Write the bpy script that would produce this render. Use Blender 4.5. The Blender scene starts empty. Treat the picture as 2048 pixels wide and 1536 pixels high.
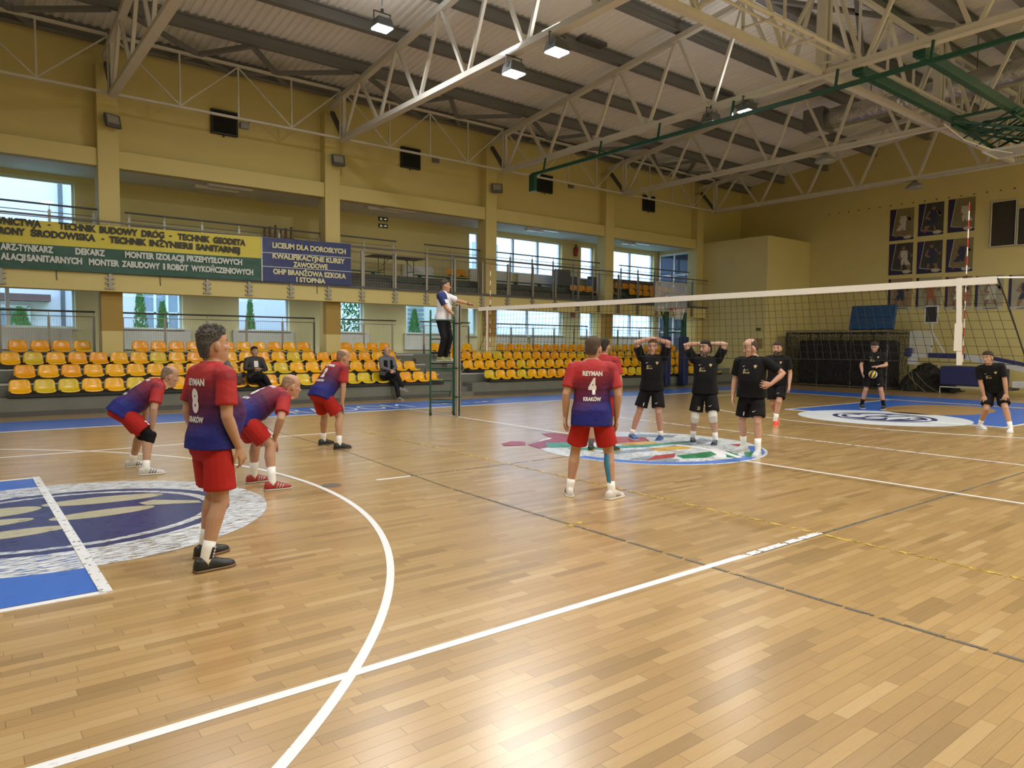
import bpy, math, random
from mathutils import Vector, Matrix
from mathutils.bvhtree import BVHTree

sc = bpy.context.scene
col = sc.collection
# ---------------------------------------------------------------- camera
cam_d = bpy.data.cameras.new('camera'); cam = bpy.data.objects.new('camera', cam_d); col.objects.link(cam)
cam_d.sensor_width = 36.0; cam_d.lens = 36.0 * 1429.134 / 2048.0; cam_d.clip_end = 300; cam_d.clip_start = .05
def cam_matrix(loc, yaw, pitch, roll):
    f = Vector((math.cos(pitch)*math.cos(yaw), math.cos(pitch)*math.sin(yaw), math.sin(pitch)))
    r = f.cross(Vector((0, 0, 1))).normalized(); u = r.cross(f)
    r2 = r*math.cos(roll) + u*math.sin(roll); u2 = -r*math.sin(roll) + u*math.cos(roll)
    m = Matrix((r2, u2, -f)).transposed().to_4x4(); m.translation = Vector(loc)
    return m
cam.matrix_world = cam_matrix((-8.96, -7.77, 1.664), math.radians(51.876), math.radians(-3.253), math.radians(0.471))
sc.camera = cam
# ---------------------------------------------------------------- sky (overcast, bluish) and exposure
w = bpy.data.worlds.new('world'); sc.world = w; w.use_nodes = True
bgn = w.node_tree.nodes['Background']
bgn.inputs[0].default_value = (0.44, 0.66, 1.0, 1); bgn.inputs[1].default_value = 6.5
sc.view_settings.view_transform = 'Standard'; sc.view_settings.look = 'None'
sc.view_settings.gamma = 1; sc.view_settings.use_curve_mapping = False
sc.view_settings.exposure = 0.0
try:
    cy = sc.cycles
    cy.use_denoising = True; cy.max_bounces = 7; cy.diffuse_bounces = 4; cy.glossy_bounces = 3
    cy.transparent_max_bounces = 12; cy.caustics_reflective = False; cy.caustics_refractive = False
    cy.sample_clamp_indirect = 6.0
except Exception:
    pass
LAMP_W = 130.0       # watts of one high-bay lamp
random.seed(7)
PI = math.pi
# ---------------------------------------------------------------- helpers
def V(*a): return Vector(a)
def new_mat(name):
    m = bpy.data.materials.new(name); m.use_nodes = True
    return m, m.node_tree.nodes, m.node_tree.links, m.node_tree.nodes['Principled BSDF']
def sock(n, *names):
    for k in names:
        if k in n.inputs: return n.inputs[k]
MATS = {}
def pbr(name, c, rough=.6, metal=0., var=.12, scale=6., bump=0., bscale=60., spec=.5, alpha=1.):
    """plain procedural material: base colour broken up by soft noise"""
    if name in MATS: return MATS[name]
    m, N, L, b = new_mat(name)
    tc = N.new('ShaderNodeTexCoord'); nz = N.new('ShaderNodeTexNoise'); nz.inputs['Scale'].default_value = scale
    nz.inputs['Detail'].default_value = 3
    L.new(tc.outputs['Object'], nz.inputs['Vector'])
    mx = N.new('ShaderNodeMix'); mx.data_type = 'RGBA'
    mx.inputs['A'].default_value = tuple(max(0, x*(1-var)) for x in c) + (1,)
    mx.inputs['B'].default_value = tuple(min(1, x*(1+var)) for x in c) + (1,)
    L.new(nz.outputs['Fac'], mx.inputs['Factor']); L.new(mx.outputs['Result'], b.inputs['Base Color'])
    b.inputs['Roughness'].default_value = rough; b.inputs['Metallic'].default_value = metal
    s = sock(b, 'Specular IOR Level'); s.default_value = spec
    if bump:
        n2 = N.new('ShaderNodeTexNoise'); n2.inputs['Scale'].default_value = bscale
        L.new(tc.outputs['Object'], n2.inputs['Vector'])
        bp = N.new('ShaderNodeBump'); bp.inputs['Strength'].default_value = bump; bp.inputs['Distance'].default_value = .01
        L.new(n2.outputs['Fac'], bp.inputs['Height']); L.new(bp.outputs['Normal'], b.inputs['Normal'])
    MATS[name] = m
    return m
def glow(name, c, strength):
    if name in MATS: return MATS[name]
    m, N, L, b = new_mat(name)
    b.inputs['Base Color'].default_value = (.8, .8, .8, 1)
    b.inputs['Emission Color'].default_value = c + (1,); b.inputs['Emission Strength'].default_value = strength
    MATS[name] = m; return m
def glass_mat(name='window_glass', tint=(.93, .97, 1.), refl=.08):
    if name in MATS: return MATS[name]
    m, N, L, b = new_mat(name); N.remove(b)
    t = N.new('ShaderNodeBsdfTransparent'); t.inputs[0].default_value = tint + (1,)
    g = N.new('ShaderNodeBsdfGlossy'); g.inputs['Roughness'].default_value = .02
    fr = N.new('ShaderNodeFresnel'); fr.inputs[0].default_value = 1.45
    ge = N.new('ShaderNodeNewGeometry'); ml = N.new('ShaderNodeMath'); ml.operation = 'MULTIPLY_ADD'; L.new(ge.outputs['Backfacing'], ml.inputs[0]); ml.inputs[1].default_value = -10.; L.new(fr.outputs[0], ml.inputs[2]); ml.use_clamp = True
    mx = N.new('ShaderNodeMixShader'); L.new(ml.outputs[0], mx.inputs[0]); L.new(t.outputs[0], mx.inputs[1]); L.new(g.outputs[0], mx.inputs[2])
    L.new(mx.outputs[0], N['Material Output'].inputs[0])
    MATS[name] = m; return m

class MB:
    """collects shapes and links them as one mesh object"""
    def __init__(s): s.v = []; s.f = []
    def add(s, vs, fs):
        b = len(s.v); s.v += [Vector(v) for v in vs]; s.f += [tuple(b+i for i in f) for f in fs]; return s
    def box(s, c, d, rz=0., m=None):
        R = Matrix.Rotation(rz, 3, 'Z') if m is None else m
        vs = [Vector(c) + R @ Vector((x*d[0]/2, y*d[1]/2, z*d[2]/2)) for x in (-1, 1) for y in (-1, 1) for z in (-1, 1)]
        return s.add(vs, [(0, 1, 3, 2), (4, 6, 7, 5), (0, 4, 5, 1), (2, 3, 7, 6), (0, 2, 6, 4), (1, 5, 7, 3)])
    def span(s, a, b):
        a, b = Vector(a), Vector(b); return s.box((a+b)/2, b-a)
    def bar(s, p, q, w, h=None, up=(0, 0, 1)):
        p, q = Vector(p), Vector(q); h = h or w; d = (q-p); L = d.length; d.normalize()
        u = Vector(up)
        if abs(u.dot(d)) > .98: u = Vector((1, 0, 0))
        x = d.cross(u).normalized(); u = x.cross(d)
        return s.box((p+q)/2, (L, w, h), m=Matrix((d, x, u)).transposed())
    def loft(s, rings, cap=True):
        n = len(rings[0]); b = len(s.v)
        for r in rings: s.v += [Vector(p) for p in r]
        for i in range(len(rings)-1):
            for j in range(n):
                k = (j+1) % n
                s.f.append((b+i*n+j, b+i*n+k, b+(i+1)*n+k, b+(i+1)*n+j))
        if cap:
            s.f.append(tuple(b+j for j in reversed(range(n)))); s.f.append(tuple(b+(len(rings)-1)*n+j for j in range(n)))
        return s
    def tube(s, pts, r, n=8, cap=True):
        pts = [Vector(p) for p in pts]; rs = r if isinstance(r, (list, tuple)) else [r]*len(pts)
        t0 = (pts[1]-pts[0]).normalized(); x = t0.orthogonal().normalized(); rings = []
        for i, p in enumerate(pts):
            t = (pts[min(i+1, len(pts)-1)] - pts[max(i-1, 0)]).normalized()
            x = (x - t*x.dot(t)).normalized(); y = t.cross(x)
            rings.append([p + x*math.cos(2*PI*k/n)*rs[i] + y*math.sin(2*PI*k/n)*rs[i] for k in range(n)])
        return s.loft(rings, cap)
    def ball(s, c, r, n=14, m=9, M=None):
        c = Vector(c); r = Vector((r, r, r)) if not hasattr(r, '__len__') else Vector(r); M = M or Matrix.Identity(3); rings = []
        for i in range(m+1):
            a = -PI/2 + PI*(i+.001 if i == 0 else i-.001 if i == m else i)/m
            a = max(-PI/2+.05, min(PI/2-.05, a))
            rings.append([c + M @ Vector((math.cos(a)*math.cos(2*PI*k/n)*r[0], math.cos(a)*math.sin(2*PI*k/n)*r[1], math.sin(a)*r[2])) for k in range(n)])
        return s.loft(rings)
    def prism(s, poly, z0, z1):
        n = len(poly); a = sum(poly[i][0]*poly[(i+1) % n][1]-poly[(i+1) % n][0]*poly[i][1] for i in range(n))
        if a < 0: poly = poly[::-1]
        vs = [(x, y, z0) for x, y in poly] + [(x, y, z1) for x, y in poly]
        return s.add(vs, [tuple(reversed(range(n))), tuple(range(n, 2*n))] + [(i, (i+1) % n, n+(i+1) % n, n+i) for i in range(n)])
    def flat(s, poly, o, x, y, t=.004):
        """flat polygon given in the plane o + a*x + b*y, with thickness t along x cross y"""
        o, x, y = Vector(o), Vector(x), Vector(y); nrm = x.cross(y).normalized()*t; n = len(poly)
        a = sum(poly[i][0]*poly[(i+1) % n][1]-poly[(i+1) % n][0]*poly[i][1] for i in range(n))
        if a < 0: poly = poly[::-1]
        P = [o + x*a + y*b for a, b in poly]
        return s.add(P + [p+nrm for p in P], [tuple(reversed(range(n))), tuple(range(n, 2*n))] + [(i, (i+1) % n, n+(i+1) % n, n+i) for i in range(n)])
    def mesh(s, name, inv=None, smooth=False):
        me = bpy.data.meshes.new(name); vs = [inv @ v for v in s.v] if inv else s.v
        me.from_pydata([tuple(v) for v in vs], [], s.f); me.update()
        if smooth:
            for p in me.polygons: p.use_smooth = True
        return me
    def build(s, name, mat, parent=None, smooth=False, bevel=0., local=False):
        inv = None
        if parent is not None and not local:
            r = parent
            while r.parent is not None: r = r.parent
            inv = Matrix.LocRotScale(r.location, r.rotation_euler, None).inverted()
        return link(s.mesh(name, inv, smooth), name, mat, parent, bevel)
def link(me, name, mat, parent=None, bevel=0.):
    o = bpy.data.objects.new(name, me); col.objects.link(o)
    if mat is not None: me.materials.append(mat)
    if parent is not None: o.parent = parent
    if bevel:
        b = o.modifiers.new('bevel', 'BEVEL'); b.width = bevel; b.segments = 2; b.limit_method = 'ANGLE'
    return o
def tag(o, label=None, cat=None, group=None, kind=None):
    if label: o['label'] = label
    if cat: o['category'] = cat
    if group: o['group'] = group
    if kind: o['kind'] = kind
    return o
def thing(name, label, cat, loc=(0, 0, 0), rz=0., group=None):
    o = bpy.data.objects.new(name, None); col.objects.link(o); o.empty_display_size = .2
    o.location = loc; o.rotation_euler = (0, 0, rz)
    return tag(o, label, cat, group)
def struct(o, label=None): return tag(o, label, None, None, 'structure')
def copy_tree(o, parent=None):
    c = o.copy(); col.objects.link(c)
    if parent is not None: c.parent = parent
    for ch in [k for k in o.children]: copy_tree(ch, c)
    return c
ORD = ('first second third fourth fifth sixth seventh eighth ninth tenth eleventh twelfth thirteenth fourteenth fifteenth sixteenth '
       'seventeenth eighteenth nineteenth twentieth').split() + ['twenty-'+x for x in 'first second third fourth fifth sixth seventh eighth ninth'.split()] + ['thirtieth', 'thirty-first', 'thirty-second', 'thirty-third']
_TC = {}
def text_shape(t, bold=.03):
    """2-D outline faces of a line of lettering: verts in its own units, faces, (x0,x1,y0,y1)"""
    if (t, bold) in _TC: return _TC[(t, bold)]
    if 'Ó' in t:                                   # draw the accent over a plain O
        vs, fs, bb = text_shape(t.replace('Ó', 'O'), bold); vs, fs = list(vs), list(fs)
        for i, ch in enumerate(t):
            if ch == 'Ó':
                x = text_shape(t[:i].replace('Ó', 'O')+'O', bold)[2][1] - .40; n = len(vs)
                vs += [(x-.05, .79), (x+.06, .79), (x+.20, .93), (x+.06, .93)]; fs.append((n, n+1, n+2, n+3))
        _TC[(t, bold)] = (vs, fs, bb); return _TC[(t, bold)]
    c = bpy.data.curves.new('lettering', 'FONT'); c.body = t; c.size = 1; c.offset = bold; c.resolution_u = 3
    o = bpy.data.objects.new('lettering', c); col.objects.link(o)
    dg = bpy.context.evaluated_depsgraph_get(); me = bpy.data.meshes.new_from_object(o.evaluated_get(dg))
    vs = [(v.co.x, v.co.y) for v in me.vertices]; fs = [tuple(p.vertices) for p in me.polygons]
    fs = [f if (me.polygons[i].normal.z >= 0) else f[::-1] for i, f in enumerate(fs)]
    bpy.data.objects.remove(o); bpy.data.curves.remove(c); bpy.data.meshes.remove(me)
    xs = [v[0] for v in vs]; ys = [v[1] for v in vs]
    _TC[(t, bold)] = (vs, fs, (min(xs), max(xs), min(ys), max(ys)))
    return _TC[(t, bold)]
def text_cap(t): 
    base = text_shape('H')[2]
    return base[2], base[3]
def text_on(mb, t, o, x, y, width, cap, bold=.03, lift=.003):
    """lettering fitted to a width, capital height cap, baseline at o, in directions x, y"""
    vs, fs, (x0, x1, y0, y1) = text_shape(t, bold); h0, h1 = text_cap(t)
    o, x, y = Vector(o), Vector(x), Vector(y); n = x.cross(y).normalized()*lift
    sx = width/(x1-x0); sy = cap/(h1-h0)
    return mb.add([o + x*((a-x0)*sx) + y*((b-h0)*sy) + n for a, b in vs], fs)
def shape_mesh(mb, voxel, smooth=2):
    """one continuous surface over overlapping closed shapes"""
    o = bpy.data.objects.new('body_form', mb.mesh('body_form')); col.objects.link(o)
    r = o.modifiers.new('r', 'REMESH'); r.mode = 'VOXEL'; r.voxel_size = voxel; r.use_smooth_shade = True
    if smooth:
        q = o.modifiers.new('s', 'SMOOTH'); q.factor = .5; q.iterations = smooth
    dg = bpy.context.evaluated_depsgraph_get(); me = bpy.data.meshes.new_from_object(o.evaluated_get(dg))
    old = o.data; bpy.data.objects.remove(o); bpy.data.meshes.remove(old)
    for p in me.polygons: p.use_smooth = True
    return me
# ---------------------------------------------------------------- materials of the place
def math_node(N, L, op, a, b=None, c=None):
    n = N.new('ShaderNodeMath'); n.operation = op
    for i, x in enumerate((a, b, c)):
        if x is None: continue
        if isinstance(x, (int, float)): n.inputs[i].default_value = x
        else: L.new(x, n.inputs[i])
    return n.outputs[0]
def parquet():
    m, N, L, b = new_mat('parquet')
    tc = N.new('ShaderNodeTexCoord'); sp = N.new('ShaderNodeSeparateXYZ'); L.new(tc.outputs['Object'], sp.inputs[0])
    M = lambda *a: math_node(N, L, *a)
    W, Ln = .072, .52
    rw = M('DIVIDE', sp.outputs['Y'], W); row = M('FLOOR', rw)
    wn = N.new('ShaderNodeTexWhiteNoise'); wn.noise_dimensions = '1D'; L.new(row, wn.inputs['W'])
    cx = M('ADD', M('DIVIDE', sp.outputs['X'], Ln), M('MULTIPLY', wn.outputs['Value'], 7.3)); cell = M('FLOOR', cx)
    cmb = N.new('ShaderNodeCombineXYZ'); L.new(cell, cmb.inputs[0]); L.new(row, cmb.inputs[1])
    w2 = N.new('ShaderNodeTexWhiteNoise'); w2.noise_dimensions = '2D'; L.new(cmb.outputs[0], w2.inputs['Vector'])
    ramp = N.new('ShaderNodeValToRGB'); L.new(w2.outputs['Value'], ramp.inputs[0])
    e = ramp.color_ramp.elements
    cols = [(0., (.285, .178, .070)), (.12, (.34, .215, .088)), (.5, (.385, .242, .096)), (.88, (.425, .274, .114)), (1., (.47, .325, .155))]
    e[0].position, e[0].color = cols[0][0], cols[0][1]+(1,); e[1].position, e[1].color = cols[-1][0], cols[-1][1]+(1,)
    for p, c in cols[1:-1]:
        x = e.new(p); x.color = c+(1,)
    # grain
    mp = N.new('ShaderNodeMapping'); L.new(tc.outputs['Object'], mp.inputs[0]); mp.inputs['Scale'].default_value = (3, 70, 1)
    gr = N.new('ShaderNodeTexNoise'); gr.inputs['Scale'].default_value = 1.6; gr.inputs['Detail'].default_value = 4; L.new(mp.outputs[0], gr.inputs['Vector'])
    big = N.new('ShaderNodeTexNoise'); big.inputs['Scale'].default_value = .55; big.inputs['Detail'].default_value = 3; L.new(tc.outputs['Object'], big.inputs['Vector'])
    g = M('ADD', M('MULTIPLY', gr.outputs['Fac'], .28), M('MULTIPLY_ADD', big.outputs['Fac'], .22, .75))
    # seams
    fy = M('SUBTRACT', rw, row); fx = M('SUBTRACT', cx, cell)
    sy = M('LESS_THAN', M('ABSOLUTE', M('SUBTRACT', fy, .5)), .478); sx = M('LESS_THAN', M('ABSOLUTE', M('SUBTRACT', fx, .5)), .4965)
    seam = M('MULTIPLY_ADD', M('MULTIPLY', sy, sx), .45, .55)
    tot = M('MULTIPLY', g, seam)
    vm = N.new('ShaderNodeVectorMath'); vm.operation = 'SCALE'; L.new(ramp.outputs[0], vm.inputs[0]); L.new(tot, vm.inputs['Scale'])
    L.new(vm.outputs[0], b.inputs['Base Color'])
    L.new(M('MULTIPLY_ADD', big.outputs['Fac'], .15, .24), b.inputs['Roughness'])
    bp = N.new('ShaderNodeBump'); bp.inputs['Strength'].default_value = .10; bp.inputs['Distance'].default_value = .004
    L.new(M('MULTIPLY_ADD', gr.outputs['Fac'], .5, M('MULTIPLY', w2.outputs['Value'], .5)), bp.inputs['Height']); L.new(bp.outputs['Normal'], b.inputs['Normal'])
    sock(b, 'Specular IOR Level').default_value = .5
    sock(b, 'Coat Weight').default_value = .65; sock(b, 'Coat Roughness').default_value = .25; sock(b, 'Coat IOR').default_value = 1.58
    return m
def paint(name, c, wear=.3, scale=(2., 14., 1.), rough=.34):
    """floor paint, worn through in streaks along the boards so that what lies beneath shows"""
    m, N, L, b = new_mat(name); tc = N.new('ShaderNodeTexCoord')
    mp = N.new('ShaderNodeMapping'); L.new(tc.outputs['Object'], mp.inputs[0]); mp.inputs['Scale'].default_value = scale
    nz = N.new('ShaderNodeTexNoise'); nz.inputs['Scale'].default_value = 3.2; nz.inputs['Detail'].default_value = 7; nz.inputs['Roughness'].default_value = .65
    L.new(mp.outputs[0], nz.inputs['Vector'])
    b.inputs['Base Color'].default_value = c+(1,); b.inputs['Roughness'].default_value = rough
    t = N.new('ShaderNodeBsdfTransparent'); mx = N.new('ShaderNodeMixShader')
    r = N.new('ShaderNodeMapRange'); r.inputs['From Min'].default_value = .28+wear*.35; r.inputs['From Max'].default_value = .28+wear*.35+.035
    L.new(nz.outputs['Fac'], r.inputs[0]); L.new(r.outputs[0], mx.inputs[0]); L.new(t.outputs[0], mx.inputs[1]); L.new(b.outputs[0], mx.inputs[2])
    L.new(mx.outputs[0], N['Material Output'].inputs[0])
    return m
YEL = pbr('yellow_wall_paint', (.60, .515, .215), .75, var=.06, scale=1.2, bump=.08, bscale=90)
YELP = pbr('yellow_paint_lit', (.80, .76, .48), .75, var=.05, scale=1.2)  # wall yellow with the light under the gallery put into its colour
YELM = pbr('yellow_paint_half_lit', (.66, .59, .29), .75, var=.05, scale=1.2)  # wall yellow lightened less, light on the gallery wall put into the colour
YEL2 = pbr('ochre_wall_paint', (.36, .24, .06), .75, var=.06, scale=1.2)
WHT = pbr('white_ceiling_paint', (.84, .84, .84), .8, var=.04)
CONC = pbr('grey_painted_concrete', (.145, .152, .128), .7, var=.15, scale=3, bump=.1)
CONCD = pbr('dark_plinth', (.075, .075, .07), .6, var=.15)
STEEL = pbr('pale_painted_steel', (.58, .565, .52), .45, var=.08, scale=2)
DSTEEL = pbr('dark_grey_steel', (.085, .088, .09), .55, var=.1, scale=2)
PURL = pbr('mid_grey_steel', (.17, .175, .18), .55, var=.08, scale=2)
SIL = pbr('brushed_steel', (.25, .245, .235), .38, metal=.7, var=.1)
ALU = pbr('aluminium', (.55, .54, .52), .35, metal=.7, var=.06)
BLK = pbr('black_plastic', (.010, .010, .011), .5, var=.2)
GRN = pbr('green_enamel', (.008, .072, .045), .35, var=.12)
PVC = pbr('white_frame', (.72, .74, .76), .4, var=.03)
WHITEP = pbr('white_paint', (.80, .80, .80), .5, var=.05)
GLASS = glass_mat()
RAD = pbr('radiator_white', (.78, .80, .80), .45, var=.04)
# ---------------------------------------------------------------- the hall
floor = struct(MB().span((-16, -11.9, -.12), (22.2, 16.0, 0)).build('floor', parquet()), 'glossy light wood parquet sports floor')
XW0, XW1, YR, YW, YB = -16., 21.9, -11.6, 13.35, 15.5
ZG, ZC = 3.34, 6.17                       # gallery floor, gallery ceiling
def gable(x0, x1):
    pr = [(YR, 0), (YB+.3, 0), (YB+.3, 9.15), (.72, 10.68), (YR, 9.40)]
    mb = MB(); n = len(pr)
    vs = [(x0, y, z) for y, z in pr] + [(x1, y, z) for y, z in pr]
    return mb.add(vs, [tuple(range(n)), tuple(reversed(range(n, 2*n)))] + [(i, n+i, n+(i+1) % n, (i+1) % n) for i in range(n)])
struct(gable(XW1, XW1+.3).build('wall_end', YEL), 'yellow end wall with gable and posters')
struct(gable(XW0-.3, XW0).build('wall_back', YEL), 'yellow end wall behind the camera')
struct(MB().span((XW0, YR-.3, 0), (XW1, YR, 9.37)).build('wall_right', YEL), 'yellow long wall on the right of the hall')
# upper long wall above the gallery
struct(MB().span((XW0, YW, ZC+.02), (XW1, YW+.25, 9.33)).build('wall_left_upper', YEL), 'tall yellow wall above the gallery')
COLX = [-11.71, -5.69, .33, 6.35, 12.37, 18.28]
for i, x in enumerate(COLX):
    hw = .24
    o = struct(MB().span((x-hw, 13.0, 0), (x+hw, 13.5, 8.55)).build('column', YEL, bevel=.012),
           'yellow square column, %s' % ['behind the camera', 'left of the flat banner middle', 'at the blue banner', 'in the middle of the gallery', 'right of the gallery middle', 'at the far end of the gallery'][i])
    if 0 < i < 5:
        MB().span((x-hw-.004, 12.994, 1.9), (x+hw+.004, 13.2, 2.9)).build('column_panel', YEL2, o)
for i in range(5):
    a, b = COLX[i]+.24, COLX[i+1]-.24
    struct(MB().span((a, 13.06, 6.05), (b, 13.36, 6.49)).build('beam', YEL, bevel=.01), 'yellow lintel beam over the gallery, %s bay' % ORD[i])
# gallery slab with fascia, ceiling, back wall with openings
struct(MB().span((XW0, 12.75, 2.89), (20.1, 12.99, ZG)).span((XW0, 12.98, 3.14), (20.1, YB, ZG)).build('slab_gallery', YEL, bevel=.006), 'yellow fronted gallery slab')
struct(MB().span((XW0, 13.0, 3.125), (18.5, YB, 3.139)).build('ceiling_lower', WHT), 'white underside of the gallery')
struct(MB().span((XW0, 13.36, ZC), (XW1, YB, ZC+.18)).build('ceiling_gallery', WHT), 'white gallery ceiling')
struct(MB().span((18.5, 9.66, 0), (XW1, 13.34, 6.35)).build('wall_box', YEL, bevel=.02), 'yellow boxed in corner room')
LOW = [(-7.95, -6.2), (-5.05, -3.4), (-1.75, -.1), (1.3, 2.6), (4.3, 5.85), (7.08, 7.5), (8.3, 12.1), (13.15, 13.98), (15.05, 18.0)]
UPP = [(-7.95, -6.15), (7.12, 7.62), (8.3, 12.0), (13.13, 13.96), (15.05, 18.0)]
def wall_holes(x0, x1, z0, z1, holes, hz0, hz1):
    mb = MB(); xs = x0
    mb.span((x0, YB, z0), (x1, YB+.3, hz0)); mb.span((x0, YB, hz1), (x1, YB+.3, z1))
    for a, b in holes:
        mb.span((xs, YB, hz0), (a, YB+.3, hz1)); xs = b
    mb.span((xs, YB, hz0), (x1, YB+.3, hz1)); return mb
struct(wall_holes(XW0, XW1, 0, 3.15, LOW, 1.98, 3.10).build('wall_left_lower', YELP), 'yellow window wall behind the lower stand')
struct(wall_holes(XW0, XW1, ZG, ZC+.1, UPP, 4.55, 6.02).build('wall_left_gallery', YELM), 'yellow window wall behind the gallery')
wn = 0
def window(x0, x1, z0, z1, mull, label):
    global wn
    wn += 1; y = YB+.14; fr = .06
    m = MB(); m.span((x0, y, z0), (x0+fr, y+.08, z1)); m.span((x1-fr, y, z0), (x1, y+.08, z1)); m.span((x0+fr, y, z0), (x1-fr, y+.08, z0+fr)); m.span((x0+fr, y, z1-fr), (x1-fr, y+.08, z1))
    for t in mull: m.span((x0+(x1-x0)*t-.045, y-.01, z0+fr), (x0+(x1-x0)*t+.045, y+.09, z1-fr))
    o = struct(m.build('window_%d' % wn, PVC), label)
    g = MB().span((x0+fr, y+.035, z0+fr), (x1-fr, y+.042, z1-fr)).build('window_pane', GLASS, o)
    MB().span((x0-.03, YB-.1, z0-.05), (x1+.03, YB+.16, z0-.005)).build('window_sill', PVC, o)
for i, (a, b) in enumerate(LOW): window(a, b, 1.98, 3.09, [] if b-a < 1 else [.5] if b-a > 2.5 else [.12] if i == 0 else [], 'white framed window behind the lower stand, %s from the left' % ORD[i])
for i, (a, b) in enumerate(UPP): window(a, b, 4.55, 6.02, [] if b-a < 2.5 else [.3, .66] if i == 2 else [.47], 'white framed window behind the gallery, %s from the left' % ORD[i])
# glass doors in the far end of gallery and stand
def gdoor(n, z0, z1, label):
    x = 18.26; y0, y1 = 13.55, 15.35
    struct(MB().span((18.3, 13.5, z0-.1), (18.5, YB, z1+.3)).build('wall_door_%d' % n, YEL), 'yellow end wall around a glass door')
    m = MB()
    for y in (y0, (y0+y1)/2-.05, y1-.1): m.span((x-.04, y, z0), (x+.04, y+.1, z1))
    for z in (z0, z0+.95, z1-.1): m.span((x-.038, y0, z), (x+.038, y1, z+.1))
    o = struct(m.build('door_%d' % n, PVC), label)
    MB().span((x-.01, y0+.05, z0+.05), (x+.01, y1-.05, z1-.05)).build('door_glass', pbr('dark_door_glass', (.06, .09, .14), .05, var=.1), o)
    MB().tube([(x-.05, (y0+y1)/2+.1, z0+1.0), (x-.1, (y0+y1)/2+.1, z0+1.0), (x-.1, (y0+y1)/2+.24, z0+1.0)], .012).build('door_handle', SIL, o)
gdoor(1, 3.95, 6.0, 'white framed double glass door at the far end of the gallery')
gdoor(2, 1.27, 3.05, 'white framed glass door at the far end of the lower stand')
# ---------------------------------------------------------------- roof
ROOF = lambda y: 10.62 - abs(y-.72)*.104          # underside of the sheets
def deck():
    mb = MB(); p = .2; prof = [(0, 0), (.07, 0), (.1, .045), (.17, .045)]; xs = []
    x = XW0-.2
    while x < XW1+.3:
        for dx, dz in prof: xs.append((x+dx, dz))
        x += p
    ys = [YB+.4, .72, YR-.3]; n = len(xs)
    vs = [(a, y, ROOF(y)+dz+t) for t in (0, .03) for y in ys for a, dz in xs]
    fs = []
    for t in range(2):
        for j in range(2):
            for i in range(n-1):
                q = (t*3+j)*n+i; f = (q, q+1, q+n+1, q+n)
                fs.append(f if t == 0 else f[::-1])
    return mb.add(vs, fs)
struct(deck().build('ceiling', pbr('sheet_roofing', (.80, .80, .79), .55, var=.06, scale=.8)), 'ribbed pale metal roof underside')
PUR = [12.9, 11.1, 9.0, 6.9, 4.8, 2.7, .72-.55]; PUR += [1.44-y for y in PUR]
for i, y in enumerate(sorted(PUR, reverse=True)):
    z = ROOF(y)-.02
    m = MB(); m.span((XW0, y-.1, z-.30), (XW1, y+.1, z-.275)); m.span((XW0, y-.015, z-.275), (XW1, y+.015, z-.02)); m.span((XW0, y-.1, z-.02), (XW1, y+.1, z+.005))
    struct(m.build('beam_purlin', PURL), 'dark grey roof purlin, %s from the gallery wall' % ORD[i])
def braces():
    m = MB()
    for i in range(len(COLX)-1):
        a, b = COLX[i], COLX[i+1]; c = (a+b)/2
        for p, q in (((a+.2, 11.1), (c, 12.9)), ((c, 12.9), (b-.2, 11.1)), ((c-1.5, 12.8), (c, 11.1)), ((c+1.5, 12.8), (c, 11.1))):
            m.bar((p[0], p[1], ROOF(p[1])-.34), (q[0], q[1], ROOF(q[1])-.34), .12, .1)
    for a in (6.35,):
        for s in (-1, 1):
            m.bar((a+.3, 1.5+s*1.2, 10.1), (a+5.7, 1.5-s*1.2, 10.1), .12, .1)
    return m
struct(braces().build('beam_bracing', PURL), 'dark diagonal roof bracing by the gallery wall')
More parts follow.
